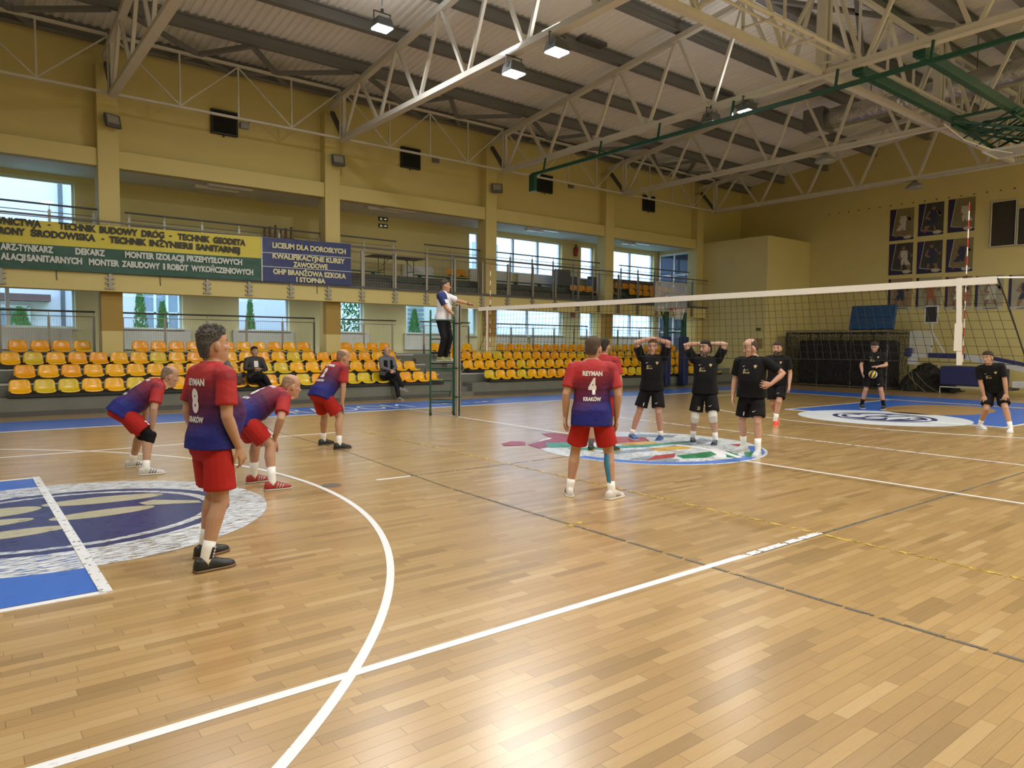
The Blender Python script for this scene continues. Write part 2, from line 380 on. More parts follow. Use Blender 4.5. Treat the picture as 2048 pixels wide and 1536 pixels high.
# lattice trusses: one thing each
BN = [12.2, 10.0, 7.9, 5.8, 3.7, 1.62, -.18, -2.26, -4.36, -6.46, -8.56, -10.76]
TN = [11.1, 9.0, 6.9, 4.8, 2.75, .72, -1.31, -3.36, -5.46, -7.56, -9.66]
ZBOT, TZ = 7.66, (lambda y: 10.17-abs(y-.72)*.111)
TL = ['nearest on the left of the picture', 'second from the left, carrying two lit lamps', 'with the green curtain rail below', 'fourth from the left with a round lamp', 'nearest the end wall']
def truss(x, lab):
    t = thing('roof_truss', 'pale steel lattice roof truss across the hall, ' + lab, 'roof truss', (x, .72, ZBOT), 0, 'roof trusses across the hall')
    m = MB()
    for s in (-1, 1): m.span((x+s*.05-.025, BN[-1], ZBOT-.07), (x+s*.05+.025, BN[0]+.08, ZBOT+.07))
    m.span((x-.1, BN[-1], ZBOT-.075), (x+.1, BN[0]+.08, ZBOT-.055)); m.build('bottom_chord', STEEL, t)
    m = MB()
    for a, b in ((13.1, .72), (.72, -11.6)): m.bar((x, a, TZ(a)), (x, b, TZ(b)), .16, .14)
    m.build('top_chord', STEEL, t)
    for i, y in enumerate(TN):
        for yb in (BN[i], BN[i+1]):
            MB().bar((x, y+(.06 if yb > y else -.06), TZ(y)-.05), (x, yb+(-.07 if yb > y else .07), ZBOT+.03), .075, .075).build('diagonal', STEEL, t)
    for y in (BN[0], BN[-1]): MB().bar((x, y, ZBOT), (x, y, TZ(y)), .09, .09).build('post', STEEL, t)
    MB().bar((x, 13.0, 8.6), (x, BN[0]+.05, ZBOT+.05), .12, .1).build('strut', DSTEEL, t)
    MB().bar((x, -11.55, 8.6), (x, BN[-1]-.05, ZBOT+.05), .12, .1).build('strut', DSTEEL, t)
    if x > 0:
        m = MB()
        for s in (-1, 1): m.span((x+s*.1-.05, .62, ZBOT), (x+s*.1+.05, .82, TZ(.72)-.03))
        m.build('king_post', STEEL, t)
    return t
for x, lab in zip(COLX[1:], TL): truss(x, lab)
def wall_truss(a, b, lab):
    y = 12.27; t = thing('lattice_girder', 'slender pale bracing girder along the gallery wall, ' + lab, 'girder', (a, y, ZBOT), 0, 'girders along the gallery wall')
    a, b = a+.08, b-.08; n = 4; xs = [a+(b-a)*k/n for k in range(n+1)]
    MB().bar((a, y, ZBOT), (b, y, ZBOT), .06, .06).build('bottom_rail', STEEL, t); MB().bar((a, y, 9.04), (b, y, 9.04), .07, .07).build('top_rail', STEEL, t)
    for x in xs: MB().bar((x, y, ZBOT), (x, y, 9.04), .04, .04).build('upright', STEEL, t)
    for k in range(n):
        u = k % 2
        MB().bar((xs[k], y, 9.0 if not u else ZBOT+.03), (xs[k+1], y, ZBOT+.03 if not u else 9.0), .035, .035).build('diagonal', STEEL, t)
for i in range(5): wall_truss(COLX[i], COLX[i+1], ['leftmost and cut by the frame', 'second from the left', 'third from the left', 'fourth from the left', 'farthest in the corner'][i])
def ridge_truss(a, b, lab):
    y = .72; t = thing('lattice_girder', 'pale bracing girder along the middle of the roof, ' + lab, 'girder', (a, y, ZBOT), 0, 'girders along the ridge')
    a, b = a+.14, b-.14
    MB().bar((a, y, ZBOT), (b, y, ZBOT), .14, .13).build('bottom_chord', STEEL, t)
    MB().bar((a, y, 9.75), (b, y, 9.75), .10, .10).build('top_chord', STEEL, t)
    n = 4; xs = [a+(b-a)*k/n for k in range(n+1)]
    for k in range(n):
        u = k % 2
        MB().bar((xs[k], y, 9.72 if not u else ZBOT+.05), (xs[k+1], y, ZBOT+.05 if not u else 9.72), .07, .07).build('diagonal', STEEL, t)
    for x in xs[1:-1]: MB().bar((x, y, ZBOT), (x, y, 9.75), .05, .05).build('upright', STEEL, t)
    for k, dy in enumerate((.42, .62)):
        pp = MB().tube([(a, y-dy, ZBOT+.2), (b, y-dy, ZBOT+.2)], .045 if k else .03).build('pipe', STEEL, t)
    for x in xs: MB().bar((x, y, ZBOT+.17), (x, y-.68, ZBOT+.13), .05, .03).build('pipe_bracket', STEEL, t)
for i in range(1, 5): ridge_truss(COLX[i], COLX[i+1], ['leftmost', 'over the centre circle', 'over the far half', 'against the end wall'][i-1])
# ---------------------------------------------------------------- lamps and fixtures under the roof
LENS = glow('lamp_lens_lit', (.92, 1.0, .96), 45.)
LENS_OFF = pbr('lamp_lens_dull', (.35, .36, .35), .3)
def highbay(x, y, z, label, lit=True, power=1., group='high-bay lamps'):
    t = thing('high_bay_lamp', label, 'lamp', (x, y, z), 0, group)
    m = MB(); m.loft([[V(x+a*sx, y+b*sy, zz) for a, b in ((-1, -1), (1, -1), (1, 1), (-1, 1))] for sx, sy, zz in ((.1, .1, z+.24), (.16, .14, z+.2), (.2, .17, z+.02), (.22, .19, z))])
    m.build('housing', pbr('lamp_housing', (.12, .13, .13), .4, metal=.4), t, bevel=.008)
    MB().span((x-.18, y-.15, z-.02), (x+.18, y+.15, z+.004)).build('lens', LENS if lit else LENS_OFF, t)
    m = MB()
    for s in (-1, 1): m.bar((x+s*.2, y, z+.1), (x+s*.2, y, z+.34), .03, .012)
    m.bar((x-.21, y, z+.34), (x+.21, y, z+.34), .03, .015); m.bar((x, y, z+.34), (x, y, z+.42), .05, .05); m.build('bracket', DSTEEL, t)
    if lit:
        ld = bpy.data.lights.new('high_bay_light', 'AREA'); ld.shape = 'RECTANGLE'; ld.size = .36; ld.size_y = .3; ld.energy = LAMP_W*power; ld.color = (1., .98, .94)
        lo = bpy.data.objects.new('high_bay_light', ld); col.objects.link(lo); lo.location = (0, 0, -.035); lo.parent = t
        l2 = bpy.data.lights.new('added_uplight', 'AREA'); l2.shape = 'RECTANGLE'; l2.size = .5; l2.size_y = .5; l2.energy = LAMP_W*power*.16; l2.color = (1., .98, .94)   # uplight added to brighten the roof underside
        o2 = bpy.data.objects.new('added_uplight', l2); col.objects.link(o2); o2.location = (0, 0, .43); o2.rotation_euler = (PI, 0, 0); o2.parent = t
    return t
ZL = 7.27
highbay(.35, 4.12, ZL-.05, 'square lit high-bay lamp with a greenish lens on the second truss')
highbay(.42, 2.86, ZL+.02, 'bright high-bay lamp beside the square greenish one')
highbay(6.42, 2.66, ZL+.05, 'bright high-bay lamp above the green curtain rail')
highbay(-1.3, 6.72, 8.55, 'bright lamp close under the roof sheets, nearest to the left')
highbay(6.3, 3.62, ZL, 'unlit square lamp beside the bright one over the green rail', False)
for i, (x, y) in enumerate([(-5.7, 4.1), (-5.7, -2.5), (-5.7, -6.3), (.35, -3.4), (.35, -7.), (6.35, -6.6), (-11.5, -3.), (-11.5, 3.6), (-5.7, -9.6), (.35, -9.8), (6.35, -9.4), (12.37, -6.6), (18.28, -6.6), (12.37, -9.5), (18.28, -9.5)]):  # unseen lamps added to raise the brightness of the hall
    highbay(x, y, ZL, 'unseen high-bay lamp added out of the picture, %s of the row overhead' % ORD[i], True, 2.3 if x > 8 else 1.25 if y < 0 else 1.)
MB().tube([(-1.3, 6.72, 8.95), (-1.3, 6.72, 10)], .01).build('lamp_cord', BLK, bpy.data.objects['high_bay_lamp.003'])
def dome(x, y, label):
    t = thing('round_lamp', label, 'lamp', (x, y, 7.35), 0, 'unlit round lamps')
    m = MB(); m.loft([[V(x+r*math.cos(2*PI*k/20), y+r*math.sin(2*PI*k/20), z) for k in range(20)] for r, z in ((.06, 7.58), (.1, 7.52), (.22, 7.45), (.3, 7.34), (.3, 7.31))])
    m.build('reflector', pbr('dome_grey', (.30, .30, .28), .4, metal=.3), t, smooth=True)
    MB().tube([(x, y, 7.305), (x, y, 7.315)], .27, 20).build('lens', LENS_OFF, t)
dome(12.37, 3.9, 'unlit round grey lamp under the fourth truss'); dome(18.28, 3.75, 'unlit round grey lamp under the truss by the end wall')
for i, x in enumerate((-9.0, -4.2, -1.2, 1.9, 4.9, 8.0, 11.0, 14.0, 17.0)):  # unseen lamps added to brighten the window wall behind the stand
    t = thing('added_tube_lamp', 'unseen tube lamp added under the gallery, %s from the left' % ORD[i], 'lamp', (x, 14.15, 3.12), 0, 'added tube lamps under the gallery')
    MB().span((x-.62, 14.09, 3.08), (x+.62, 14.21, 3.125)).build('housing', WHITEP, t); MB().tube([(x-.6, 14.15, 3.07), (x+.6, 14.15, 3.07)], .018, 8).build('tube', glow('added_tube_glow', (.95, 1., .95), 4.), t)
    ld = bpy.data.lights.new('added_tube_light', 'AREA'); ld.shape = 'RECTANGLE'; ld.size = 1.2; ld.size_y = .08; ld.energy = 11.; ld.color = (.95, 1., .94)
    lo = bpy.data.objects.new('added_tube_light', ld); col.objects.link(lo); lo.location = (0, 0, -.08); lo.parent = t
# roof hatch beside the near lamp, small ceiling panels
for x, y, l in ((-.72, 6.5, 'glazed bright roof hatch beside the lamp'), (5.1, 6.9, 'dark roof hatch over the net'), (11.1, 7.0, 'dark roof hatch toward the end wall')):
    m = MB(); z = ROOF(y)-.06; m.span((x-.45, y-.32, z-.03), (x+.45, y+.32, z+.05))
    tag(m.build('roof_hatch', glow('hatch_daylight_glow', (.75, .9, 1.), 1.6) if x < 0 else DSTEEL), l, 'hatch')  # daylight in the bright hatch is put in as emission
# green divider curtain rail under the middle truss
t = thing('curtain_rail', 'dark green curtain rail hanging under the middle truss', 'rail', (6.12, 0, 7.2))
MB().bar((6.12, 10.5, 7.16), (6.12, -11.5, 7.2), .07, .09).build('rail', GRN, t)
for y in (9.9, 7.4, 5.2, 2.9, .3, -1.6, -3.9, -6, -8): MB().bar((6.12, y, 7.2), (6.2, y, 7.6), .05, .04).build('hanger', GRN, t)
MB().span((6.06, 10.3, 6.62), (6.18, 10.56, 7.16)).build('end_plate', GRN, t)
# folded-up basketball backstop hung under the roof
t = thing('folded_backstop', 'green folded basketball backstop hanging under the roof', 'backstop', (9.5, -.6, 7.5))
for y in (-.02, -1.25):
    MB().bar((6.5, y, 7.55), (13.4, y, 7.5), .16, .2).build('main_beam', GRN, t, bevel=.01)
    MB().bar((6.42, y, 7.6), (6.62, y, 7.6), .24, .26).build('beam_end', GRN, t)
for x in (11.2, 12.2, 13.2): MB().tube([(x, .02, 7.45), (x, -1.3, 7.45)], .04).build('cross_tube', GRN, t)
random.seed(3)
m = MB()
for k in range(9):
    x = 11.2+k*.33; m.tube([(x, -.1-.1*(k % 3), 7.4), (x+1.5, -1.3-.2*(k % 4), 7.22-.03*k)], .026); m.tube([(x, -1.5, 7.38), (x+1.2, .1-.15*(k % 3), 7.2)], .022)
m.tube([(11.6, .05, 7.4), (14.9, -.2, 7.1)], .05); m.tube([(11.6, -1.3, 7.4), (14.9, -1.3, 7.1)], .05)
m.build('folding_arms', GRN, t)
m = MB(); m.span((13.6, -1.75, 7.03), (14.75, -1.70, 7.09)); m.span((13.6, .0, 7.03), (14.75, .05, 7.09)); m.span((13.6, -1.7, 7.03), (13.65, 0, 7.09)); m.span((14.7, -1.7, 7.03), (14.75, 0, 7.09))
m.build('backboard_frame', PVC, t); MB().span((13.65, -1.7, 7.05), (14.7, 0, 7.065)).build('backboard', pbr('clear_board', (.42, .45, .45), .15), t)
MB().tube([(11.0, .02, 7.3), (12, -.1, 7.05), (13.2, -.3, 6.98), (14.2, -.5, 7.02)], .012).build('cable', WHITEP, t)
# ventilation duct
DX = 14.3
t = thing('ventilation_duct', 'silvery foil wrapped round duct under the far roof', 'duct', (14.3, 1, 9.2))
foil, N, L, b = new_mat('foil'); b.inputs['Metallic'].default_value = .95; b.inputs['Base Color'].default_value = (.62, .62, .60, 1); b.inputs['Roughness'].default_value = .28
tc = N.new('ShaderNodeTexCoord'); nz = N.new('ShaderNodeTexNoise'); nz.inputs['Scale'].default_value = 5; nz.inputs['Detail'].default_value = 5
bp = N.new('ShaderNodeBump'); bp.inputs['Strength'].default_value = .9; bp.inputs['Distance'].default_value = .05
L.new(tc.outputs['Object'], nz.inputs['Vector']); L.new(nz.outputs['Fac'], bp.inputs['Height']); L.new(bp.outputs['Normal'], b.inputs['Normal'])
MB().tube([(DX, 4.95, 9.2)] + [(DX, 4.9-k*.5, 9.2+.015*(k % 2)) for k in range(1, 20)] , [.33+.012*(k % 2) for k in range(20)], 24).build('duct', foil, t, smooth=True)
m = MB(); m.span((13.95, 4.9, 8.85), (14.7, 5.6, 9.6)); m.build('duct_box', pbr('zinc_box', (.22, .22, .22), .45, metal=.5), t, bevel=.02)
MB().span((14.05, 5.0, 8.82), (14.6, 5.5, 8.85)).build('box_flange', STEEL, t)
for y in (3.5, .5, -2.5): MB().tube([(DX, y, 9.5), (DX, y, ROOF(y))], .012).build('hanger', DSTEEL, t)
# loudspeakers, small boxes and floodlights on the long wall
for i, x in enumerate((-2.755, 3.21, 9.09, 15.02)):
    y = YW; w_, h = .36, .335; z = 7.76
    t = thing('loudspeaker', 'flat black square loudspeaker on the yellow wall, ' + ['in the bay with the green banner', 'in the second bay from the left', 'behind the green rail end', 'nearest the end wall'][i], 'speaker', (x, y, z), 0, 'wall loudspeakers')
    MB().span((x-w_, y-.12, z-h), (x+w_, y-.002, z+h)).build('cabinet', BLK, t, bevel=.012)
    MB().span((x-w_+.05, y-.13, z-h+.05), (x+w_-.05, y-.118, z+h-.05)).build('grille', pbr('speaker_cloth', (.006, .006, .006), .9), t)
    MB().tube([(x-.02, y-.06, z-h-.06), (x-.02, y-.06, z-h)], .02).build('bracket', BLK, t)
for i, (x, z) in enumerate(((-2.2, 7.79), (4.2, 7.86), (10.45, 7.87))):
    t = thing('junction_box', 'small grey box on the wall right of the %s loudspeaker' % ORD[i], 'box', (x, YW, z), 0, 'small boxes by the loudspeakers')
    MB().span((x-.12, YW-.1, z-.08), (x+.12, YW-.002, z+.08)).build('case', SIL, t, bevel=.01); MB().tube([(x+.1, YW-.05, z+.06), (x+.16, YW-.05, z+.14)], .01).build('cable', DSTEEL, t)
for i, x in enumerate((-5.62, .44, 6.46)):
    z = 7.14; t = thing('floodlight', 'grey square floodlight on the %s column' % ['leftmost', 'second', 'third'][i], 'floodlight', (x, 12.99, z), 0, 'column floodlights')
    rx = (0.35, -.1, -.45)[i]; R = Matrix.Rotation(rx, 3, 'Z') @ Matrix.Rotation(-.3, 3, 'X')
    c = V(x, 12.84, z); m = MB()
    m.loft([[c + R @ V(a*sx, yy, b*sy) for a, b in ((-1, -1), (1, -1), (1, 1), (-1, 1))] for sx, sy, yy in ((.1, .1, .12), (.18, .16, .02), (.2, .18, -.06))][::-1]); m.build('housing', DSTEEL, t, bevel=.01)
    g = MB(); g.box(c + R @ V(0, -.062, .03), (.3, .02, .22), m=R); g.build('glass', pbr('flood_glass', (.33, .33, .30), .25), t)
    g = MB(); g.box(c + R @ V(0, -.06, -.13), (.36, .03, .07), m=R); g.build('lower_bezel', SIL, t)
    MB().bar(c + V(0, .05, 0), (x, 13.0, z), .06, .1).build('bracket', DSTEEL, t)
# ---------------------------------------------------------------- lower stand
ST = [(10.78, .40), (11.42, .68), (12.25, .97), (13.0, 1.27)]
def steps(x0, x1):
    m = MB(); ys = [s[0] for s in ST]+[YB]
    for i, (y, z) in enumerate(ST): m.span((x0, y, 0 if i == 0 else ST[i-1][1]), (x1, YB if i == 3 else YB, z))
    return m
XS0, XS1, XS2 = -8.35, 3.15, 4.0
st = struct(steps(-15.9, XS1).build('slab_stand', CONC, bevel=.01), 'grey concrete stepped stand on the left')
MB().span((-15.9, 10.76, 0), (XS1, 10.79, .11)).build('plinth', CONCD, st)
st2 = struct(steps(XS2, 18.5).build('slab_stand', CONC, bevel=.01), 'grey concrete stepped stand on the right')
MB().span((XS2, 10.76, 0), (18.5, 10.79, .11)).build('plinth', CONCD, st2)
m = MB()
for k in range(9): m.span((XS1, 10.72+.3*k, 0), (XS2, YB, .141*(k+1)))
struct(m.build('slab_stairs', CONC), 'grey stairs between the two stands')
for (x0, x1) in ((-15.9, XS1), (XS2, 18.5)):
    for i, (y, z) in enumerate(ST[1:]): MB().span((x0, y-.015, z-.035), (x1, y+.02, z+.004)).build('step_nosing', pbr('pale_nosing', (.45, .45, .43), .5), st if x0 < 0 else st2)
SEATMAT = [pbr('seat_orange', (.78, .34, .006), .24, var=.08, spec=.5), pbr('seat_amber', (.80, .41, .008), .24, var=.08), pbr('seat_yellow', (.64, .46, .02), .26, var=.08)]
def seat_mesh():
    """bucket shell: seat pan rolling up into a rounded backrest, with thickness"""
    prof = [(-.205, .0), (-.20, .035), (-.15, .03), (-.06, .012), (.03, .01), (.10, .03), (.145, .085), (.165, .16), (.185, .235), (.20, .275), (.215, .285)]
    wid = [.175, .19, .20, .205, .205, .205, .205, .20, .19, .155, .11]; n = 8; rings = []
    top = []
    for (y, z), w_ in zip(prof, wid):
        top.append([V(w_*(2*k/n-1), y - .03*(abs(2*k/n-1)**2.5 if z > .1 else 0), z + .03*abs(2*k/n-1)**3*(1 if z < .1 else 0)) for k in range(n+1)])
    vs = [p for r in top for p in r]; bot = [p + V(0, .012 if i > 5*(n+1) else .0, -.014) for i, p in enumerate(vs)]; b = len(vs); R = len(top)
    fs = []
    for i in range(R-1):
        for k in range(n):
            q = i*(n+1)+k; f = (q, q+1, q+n+2, q+n+1); fs.append(f); fs.append(tuple(b+j for j in reversed(f)))
    edge = [k for k in range(n+1)] + [i*(n+1)+n for i in range(1, R)] + [(R-1)*(n+1)+k for k in range(n-1, -1, -1)] + [i*(n+1) for i in range(R-2, 0, -1)]
    for a, c in zip(edge, edge[1:]+edge[:1]): fs.append((a, b+a, b+c, c))
    mb = MB(); mb.add(vs+bot, fs); return mb.mesh('stadium_seat', smooth=True)
SEAT_ME = []
for mt in SEATMAT:
    me = seat_mesh(); me.materials.append(mt); SEAT_ME.append(me)
random.seed(11)
_proto = {}
def seat(x, y, z, label, group, mi, rz=0, lift=0):
    if mi not in _proto:
        o = bpy.data.objects.new('stadium_seat', SEAT_ME[mi]); _proto[mi] = o
    else: o = _proto[mi].copy()
    col.objects.link(o); o.location = (x, y, z+lift); o.rotation_euler = (0, 0, rz)
    return tag(o, label, 'seat', group)
def beam(x0, x1, y, z, step, label):
    t = thing('seat_carrier', label, 'beam', ((x0+x1)/2, y, step), 0, 'seat carriers')
    MB().span((x0, y-.215, z-.085), (x1, y+.0, z-.021)).build('rail', BLK, t)
    n = max(2, int((x1-x0)/1.4)+1)
    for k in range(n):
        x = x0+.15+(x1-x0-.3)*k/(n-1); MB().span((x-.03, y-.1, step-.002), (x+.03, y+.05, z-.08)).build('bracket', BLK, t)
ROWY = [10.95, 11.75, 12.6, 13.45]; ROWZ = [.50, .80, 1.075, 1.365]; SP = .456
RN = ['bottom', 'second', 'third', 'top']
def row(r, x0, n, block, kinds=None):
    y, z = ROWY[r], ROWZ[r]
    beam(x0-SP/2, x0+SP*(n-.5), y, z, ST[r][1], 'black steel beam carrying the %s row, %s' % (RN[r], block))
    for k in range(n):
        x = x0+SP*k
        mi = random.choices([0, 1, 2], [[.1, .45, .45], [.2, .7, .1], [.25, .7, .05], [.7, .28, .02]][r])[0]
        seat(x, y, z, '%s seat, %s from left, %s row, %s' % (['orange', 'amber', 'yellow'][mi], ORD[k], RN[r], block), 'seats of the %s row %s' % (RN[r], block), mi)
L_, R_ = 'left stand', 'right stand'
row(0, -7.806, 24, L_); row(1, -7.66, 23, L_); row(2, -7.88, 23, L_)
for b_, (x0, n) in zip(('first bay', 'second bay', 'third bay'), ((-7.67, 4), (-4.95, 11), (1.02, 4))): row(3, x0, n, L_+' '+b_)
row(0, 4.9, 27, R_); row(1, 4.6, 27, R_); row(2, 4.2, 28, R_)
for b_, (x0, n) in zip(('first bay', 'second bay', 'third bay'), ((4.36, 4), (7.25, 10), (13.1, 10))): row(3, x0, n, R_+' '+b_)
# ---------------------------------------------------------------- railings of the lower stand (behind the top row)
def railing(name, label, cat, x0, x1, y, z0, z1, posts, mids, mesh=False, group=None, mat=SIL, flat=True):
    t = thing(name, label, cat, ((x0+x1)/2, y, z0), 0, group)
    MB().tube([(x0, y, z1), (x1, y, z1)], .024, 8).build('handrail', DSTEEL if mat is SIL else mat, t)
    for x in posts:
        m = MB(); m.span((x-.03, y-.012, z0), (x+.03, y+.012, z1-.12)); m.bar((x, y, z1-.13), (x, y, z1), .016, .016); m.build('post', mat, t)
    for z in mids: MB().tube([(x0+.03, y, z), (x1-.03, y, z)], .011, 6).build('mid_rail', mat, t)
    if mesh:
        m = MB(); z = z0+.12
        zt = mids[0] if mids else z1-.15
        k = x0+.05
        while k < x1-.05: m.bar((k, y, z), (k, y, zt), .003, .003); k += .06
        while z < zt: m.bar((x0+.05, y, z), (x1-.05, y, z), .003, .003); z += .06
        m.build('wire_mesh', SIL, t)
    return t
LR = [(-9.2, -5.95, (-8.0, -6.98, -5.98)), (-5.38, .1, (-5.3, -4.25, -3.13, -2.02, -.93, .08)), (.62, 3.0, (.7, 1.8, 2.86)), (3.94, 6.05, (4.1, 5.2, 6.0)), (6.65, 12.05, (6.72, 7.98, 9.08, 10.18, 11.28, 12.0)), (12.66, 18.2, (12.75, 13.86, 15.24, 16.6, 18.1))]
for i, (a, b, ps) in enumerate(LR):
    railing('railing', 'steel railing with wire mesh behind the lower stand, %s from left' % ORD[i], 'railing', a, b, 13.9, 1.27, 2.40, ps, [2.27], True, 'lower stand railings')
# ---------------------------------------------------------------- gallery: steps, rails, seats left in place
struct((MB().span((XW0, 13.36, ZG), (18.3, 14.0, 3.64)), MB())[0].build('slab_gallery_step', CONCD), 'dark lower step of the gallery')
gs = struct(MB().span((XW0, 13.95, ZG), (18.3, YB, 3.93)).build('slab_gallery_step', CONCD), 'dark upper step of the gallery')
FP = [-8.0, -5.76, -3.43, -2.31, -1.11, .05, 1.16, 2.32, 3.49, 4.6, 5.76, 6.89, 8.06, 9.18, 10.36, 11.5, 12.62, 13.8, 15.0, 16.2, 17.4, 18.55, 19.9]
def frontrail():
    t = thing('gallery_railing', 'long brushed steel railing along the front of the gallery', 'railing', (4, 12.7, 2.95)); y = 12.71
    MB().tube([(-9.5, y, 4.62), (20.0, y, 4.60)], .024, 8).build('handrail', SIL, t)
    MB().tube([(-9.5, y, 4.46), (20.0, y, 4.44)], .012, 6).build('mid_rail', SIL, t)
    MB().span((-9.5, y-.02, 3.33), (20.0, y+.02, 3.40)).build('toe_board', DSTEEL, t)
    m = MB()
    for x in FP:
        m = MB(); m.span((x-.035, y-.015, 2.95), (x+.035, y+.035, 4.5)); m.bar((x, y, 4.48), (x, y, 4.61), .016, .016); m.build('post', SIL, t)
        m = MB()
        for z in (2.97, 3.1, 3.22): m.span((x-.1, y-.01, z-.02), (x+.1, y+.04, z+.02))
        m.build('bracket', SIL, t)
    g = MB()
    k = .8
    while k < 19.9: g.bar((k, y, 3.4), (k, y, 4.44), .0025, .0025); k += .09
    z = 3.45
    while z < 4.4: g.bar((.75, y, z), (19.9, y, z), .0025, .0025); z += .09
    g.build('wire_mesh', SIL, t); return t
GRAIL = frontrail()
GR = [(-9.0, -5.93, (-8.0, -6.96, -6.0)), (-5.3, .05, (-5.2, -4.35, -3.39, -2.39, -1.23, 0)), (.62, 2.68, (.7, 1.51, 2.57)), (3.75, 6.08, (3.85, 4.86, 6.0)), (6.66, 12.1, (6.75, 7.44, 8.5, 9.56, 10.62, 11.72)), (13.25, 17.9, (13.37, 14.42, 15.49, 16.67, 17.65))]
for i, (a, b, ps) in enumerate(GR):
    railing('railing', 'steel railing with thin rails at the gallery columns, %s from left' % ORD[i], 'railing', a, b, 13.3, ZG, 4.985, ps, [4.80, 4.66, 4.52], False, 'gallery rear railings')
seatg = [(x, 13.62, 3.68, 0) for x in (11.1, 11.56, 12.02, 12.8, 13.25)] + [(13.75+.456*k, 14.1, 3.98, 0) for k in range(10)] + [(14.6+.456*k, 13.62, 3.68, 0) for k in range(5)] + [(5.45, 14.1, 3.98, 0), (5.9, 14.1, 3.98, 0)]
for i, (x, y, z, mi) in enumerate(seatg): 
    seat(x, y, z+.105, 'orange seat on the gallery, ' + (ORD[i]+' of five by the fourth column' if i < 5 else ORD[i-5]+' from left, upper row by the glass door' if i < 15 else ORD[i-15]+' from left, lower row by the glass door' if i < 20 else ['left','right'][i-20]+' one of the pair behind the referee'), 'orange seats on the gallery', 0)
for i, (a, b, y, z) in enumerate(((.9, 2.6, 14.1, 3.95), (3.9, 6.1, 14.1, 3.95), (7.0, 12.0, 14.1, 3.95), (2.6, 11.9, 13.62, 3.66), (13.4, 18.1, 14.1, 3.95), (12.6, 17, 13.62, 3.66))):
    t = thing('bench_support', 'dark green bare seat frame on the gallery, %s' % ['by the blue banner', 'behind the referee', 'in front of the long window', 'on the lower step', 'under the seats by the door', 'on the lower step by the door'][i], 'bench support', ((a+b)/2, y, z-.02), 0, 'bench supports on the gallery')
    MB().span((a, y-.1, z+.06), (b, y-.04, z+.09)).build('front_rail', GRN, t); MB().span((a, y+.08, z+.06), (b, y+.14, z+.09)).build('rear_rail', GRN, t)
    k = a+.15
    while k < b: MB().span((k-.02, y-.1, z-.022), (k+.02, y+.1, z+.06)).build('bracket', GRN, t); k += 1.2
# table, boards, extinguishers, exit signs, radiators, gallery lamps
t = thing('trestle_table', 'folding table with thin dark top on the gallery', 'table', (3.3, 14.6, 3.93))
MB().span((2.35, 14.2, 4.60), (4.35, 14.95, 4.63)).build('table_top', pbr('table_dark', (.07, .05, .045), .5), t)
for x in (2.8, 3.95):
    for y in (14.35, 14.8): MB().tube([(x, y, 3.93), (x, y, 4.6)], .016).build('leg', DSTEEL, t)
    MB().tube([(x, 14.35, 4.15), (x, 14.8, 4.15)], .012).build('stretcher', DSTEEL, t); MB().tube([(x, 14.5, 4.3), (x+(.3 if x < 3 else -.3), 14.5, 4.6)], .012).build('stretcher', DSTEEL, t)
CT = pbr('carton', (.10, .105, .12), .7)
for i, (x0, x1, z1) in enumerate(((10.9, 11.6, 4.75), (11.6, 12.1, 4.5), (12.9, 14.0, 4.45))):
    tag(MB().span((x0, 14.5, 3.93), (x1, 14.9, z1)).build('crate', CT, bevel=.02), 'dark crate standing on the gallery %s' % ['left of the fourth column, the tall one', 'left of the fourth column, the low one', 'right of the fourth column'][i], 'crate', 'crates on the gallery')
tag(MB().span((13.1, 14.95, 3.93), (17.9, 15.05, 4.62)).build('board', pbr('brown_board', (.13, .075, .055), .6)), 'long brown board leaning below the gallery window by the door', 'board')
RED = pbr('extinguisher_red', (.33, .012, .015), .35)
def exting(x, z, label):
    y = YB-.1; t = thing('fire_extinguisher', label, 'extinguisher', (x, YB, z))
    m = MB(); m.tube([(x, y, z), (x, y, z+.02), (x, y, z+.36), (x, y, z+.41), (x, y, z+.44)], [.07, .085, .085, .05, .03], 14); m.build('cylinder', RED, t, smooth=True)
    MB().bar((x, y, z+.44), (x, y, z+.52), .05, .03).build('valve', BLK, t); MB().tube([(x, y-.03, z+.48), (x+.09, y-.04, z+.44), (x+.1, y-.04, z+.2)], .012).build('hose', BLK, t)
    MB().span((x-.03, y+.06, z+.1), (x+.03, YB+.01, z+.3)).build('bracket', BLK, t)
exting(12.72, 5.5, 'red fire extinguisher on the gallery window wall')
tag(MB().span((12.55, YB-.03, 2.84), (12.8, YB-.001, 3.1)).build('fire_sign', RED), 'small dark red fire equipment sign on the wall under the gallery', 'sign')
for i, z in enumerate((6.07, 5.83)):
    t = thing('exit_sign', 'green emergency exit sign on the gallery wall, the %s of two' % ['upper', 'lower'][i], 'sign', (3.36, YB, z), 0, 'exit signs')
    MB().span((3.18, YB-.03, z-.07), (3.54, YB-.002, z+.07)).build('plate', pbr('sign_green', (.006, .05, .03), .4), t)
    m = MB(); o_ = V(3.18, YB-.032, z-.07); X_, Y_ = V(1, 0, 0), V(0, 0, 1)
    m.flat([(.05, .03), (.09, .03), (.1, .06), (.13, .03), (.14, .05), (.11, .085), (.1, .11), (.07, .11)], o_, X_, Y_, -.003)
    m.flat([(.2, .055), (.26, .055), (.26, .03), (.32, .07), (.26, .11), (.26, .085), (.2, .085)], o_, X_, Y_, -.003); m.build('pictogram', glow('sign_white', (.8, .9, .8), .3), t)
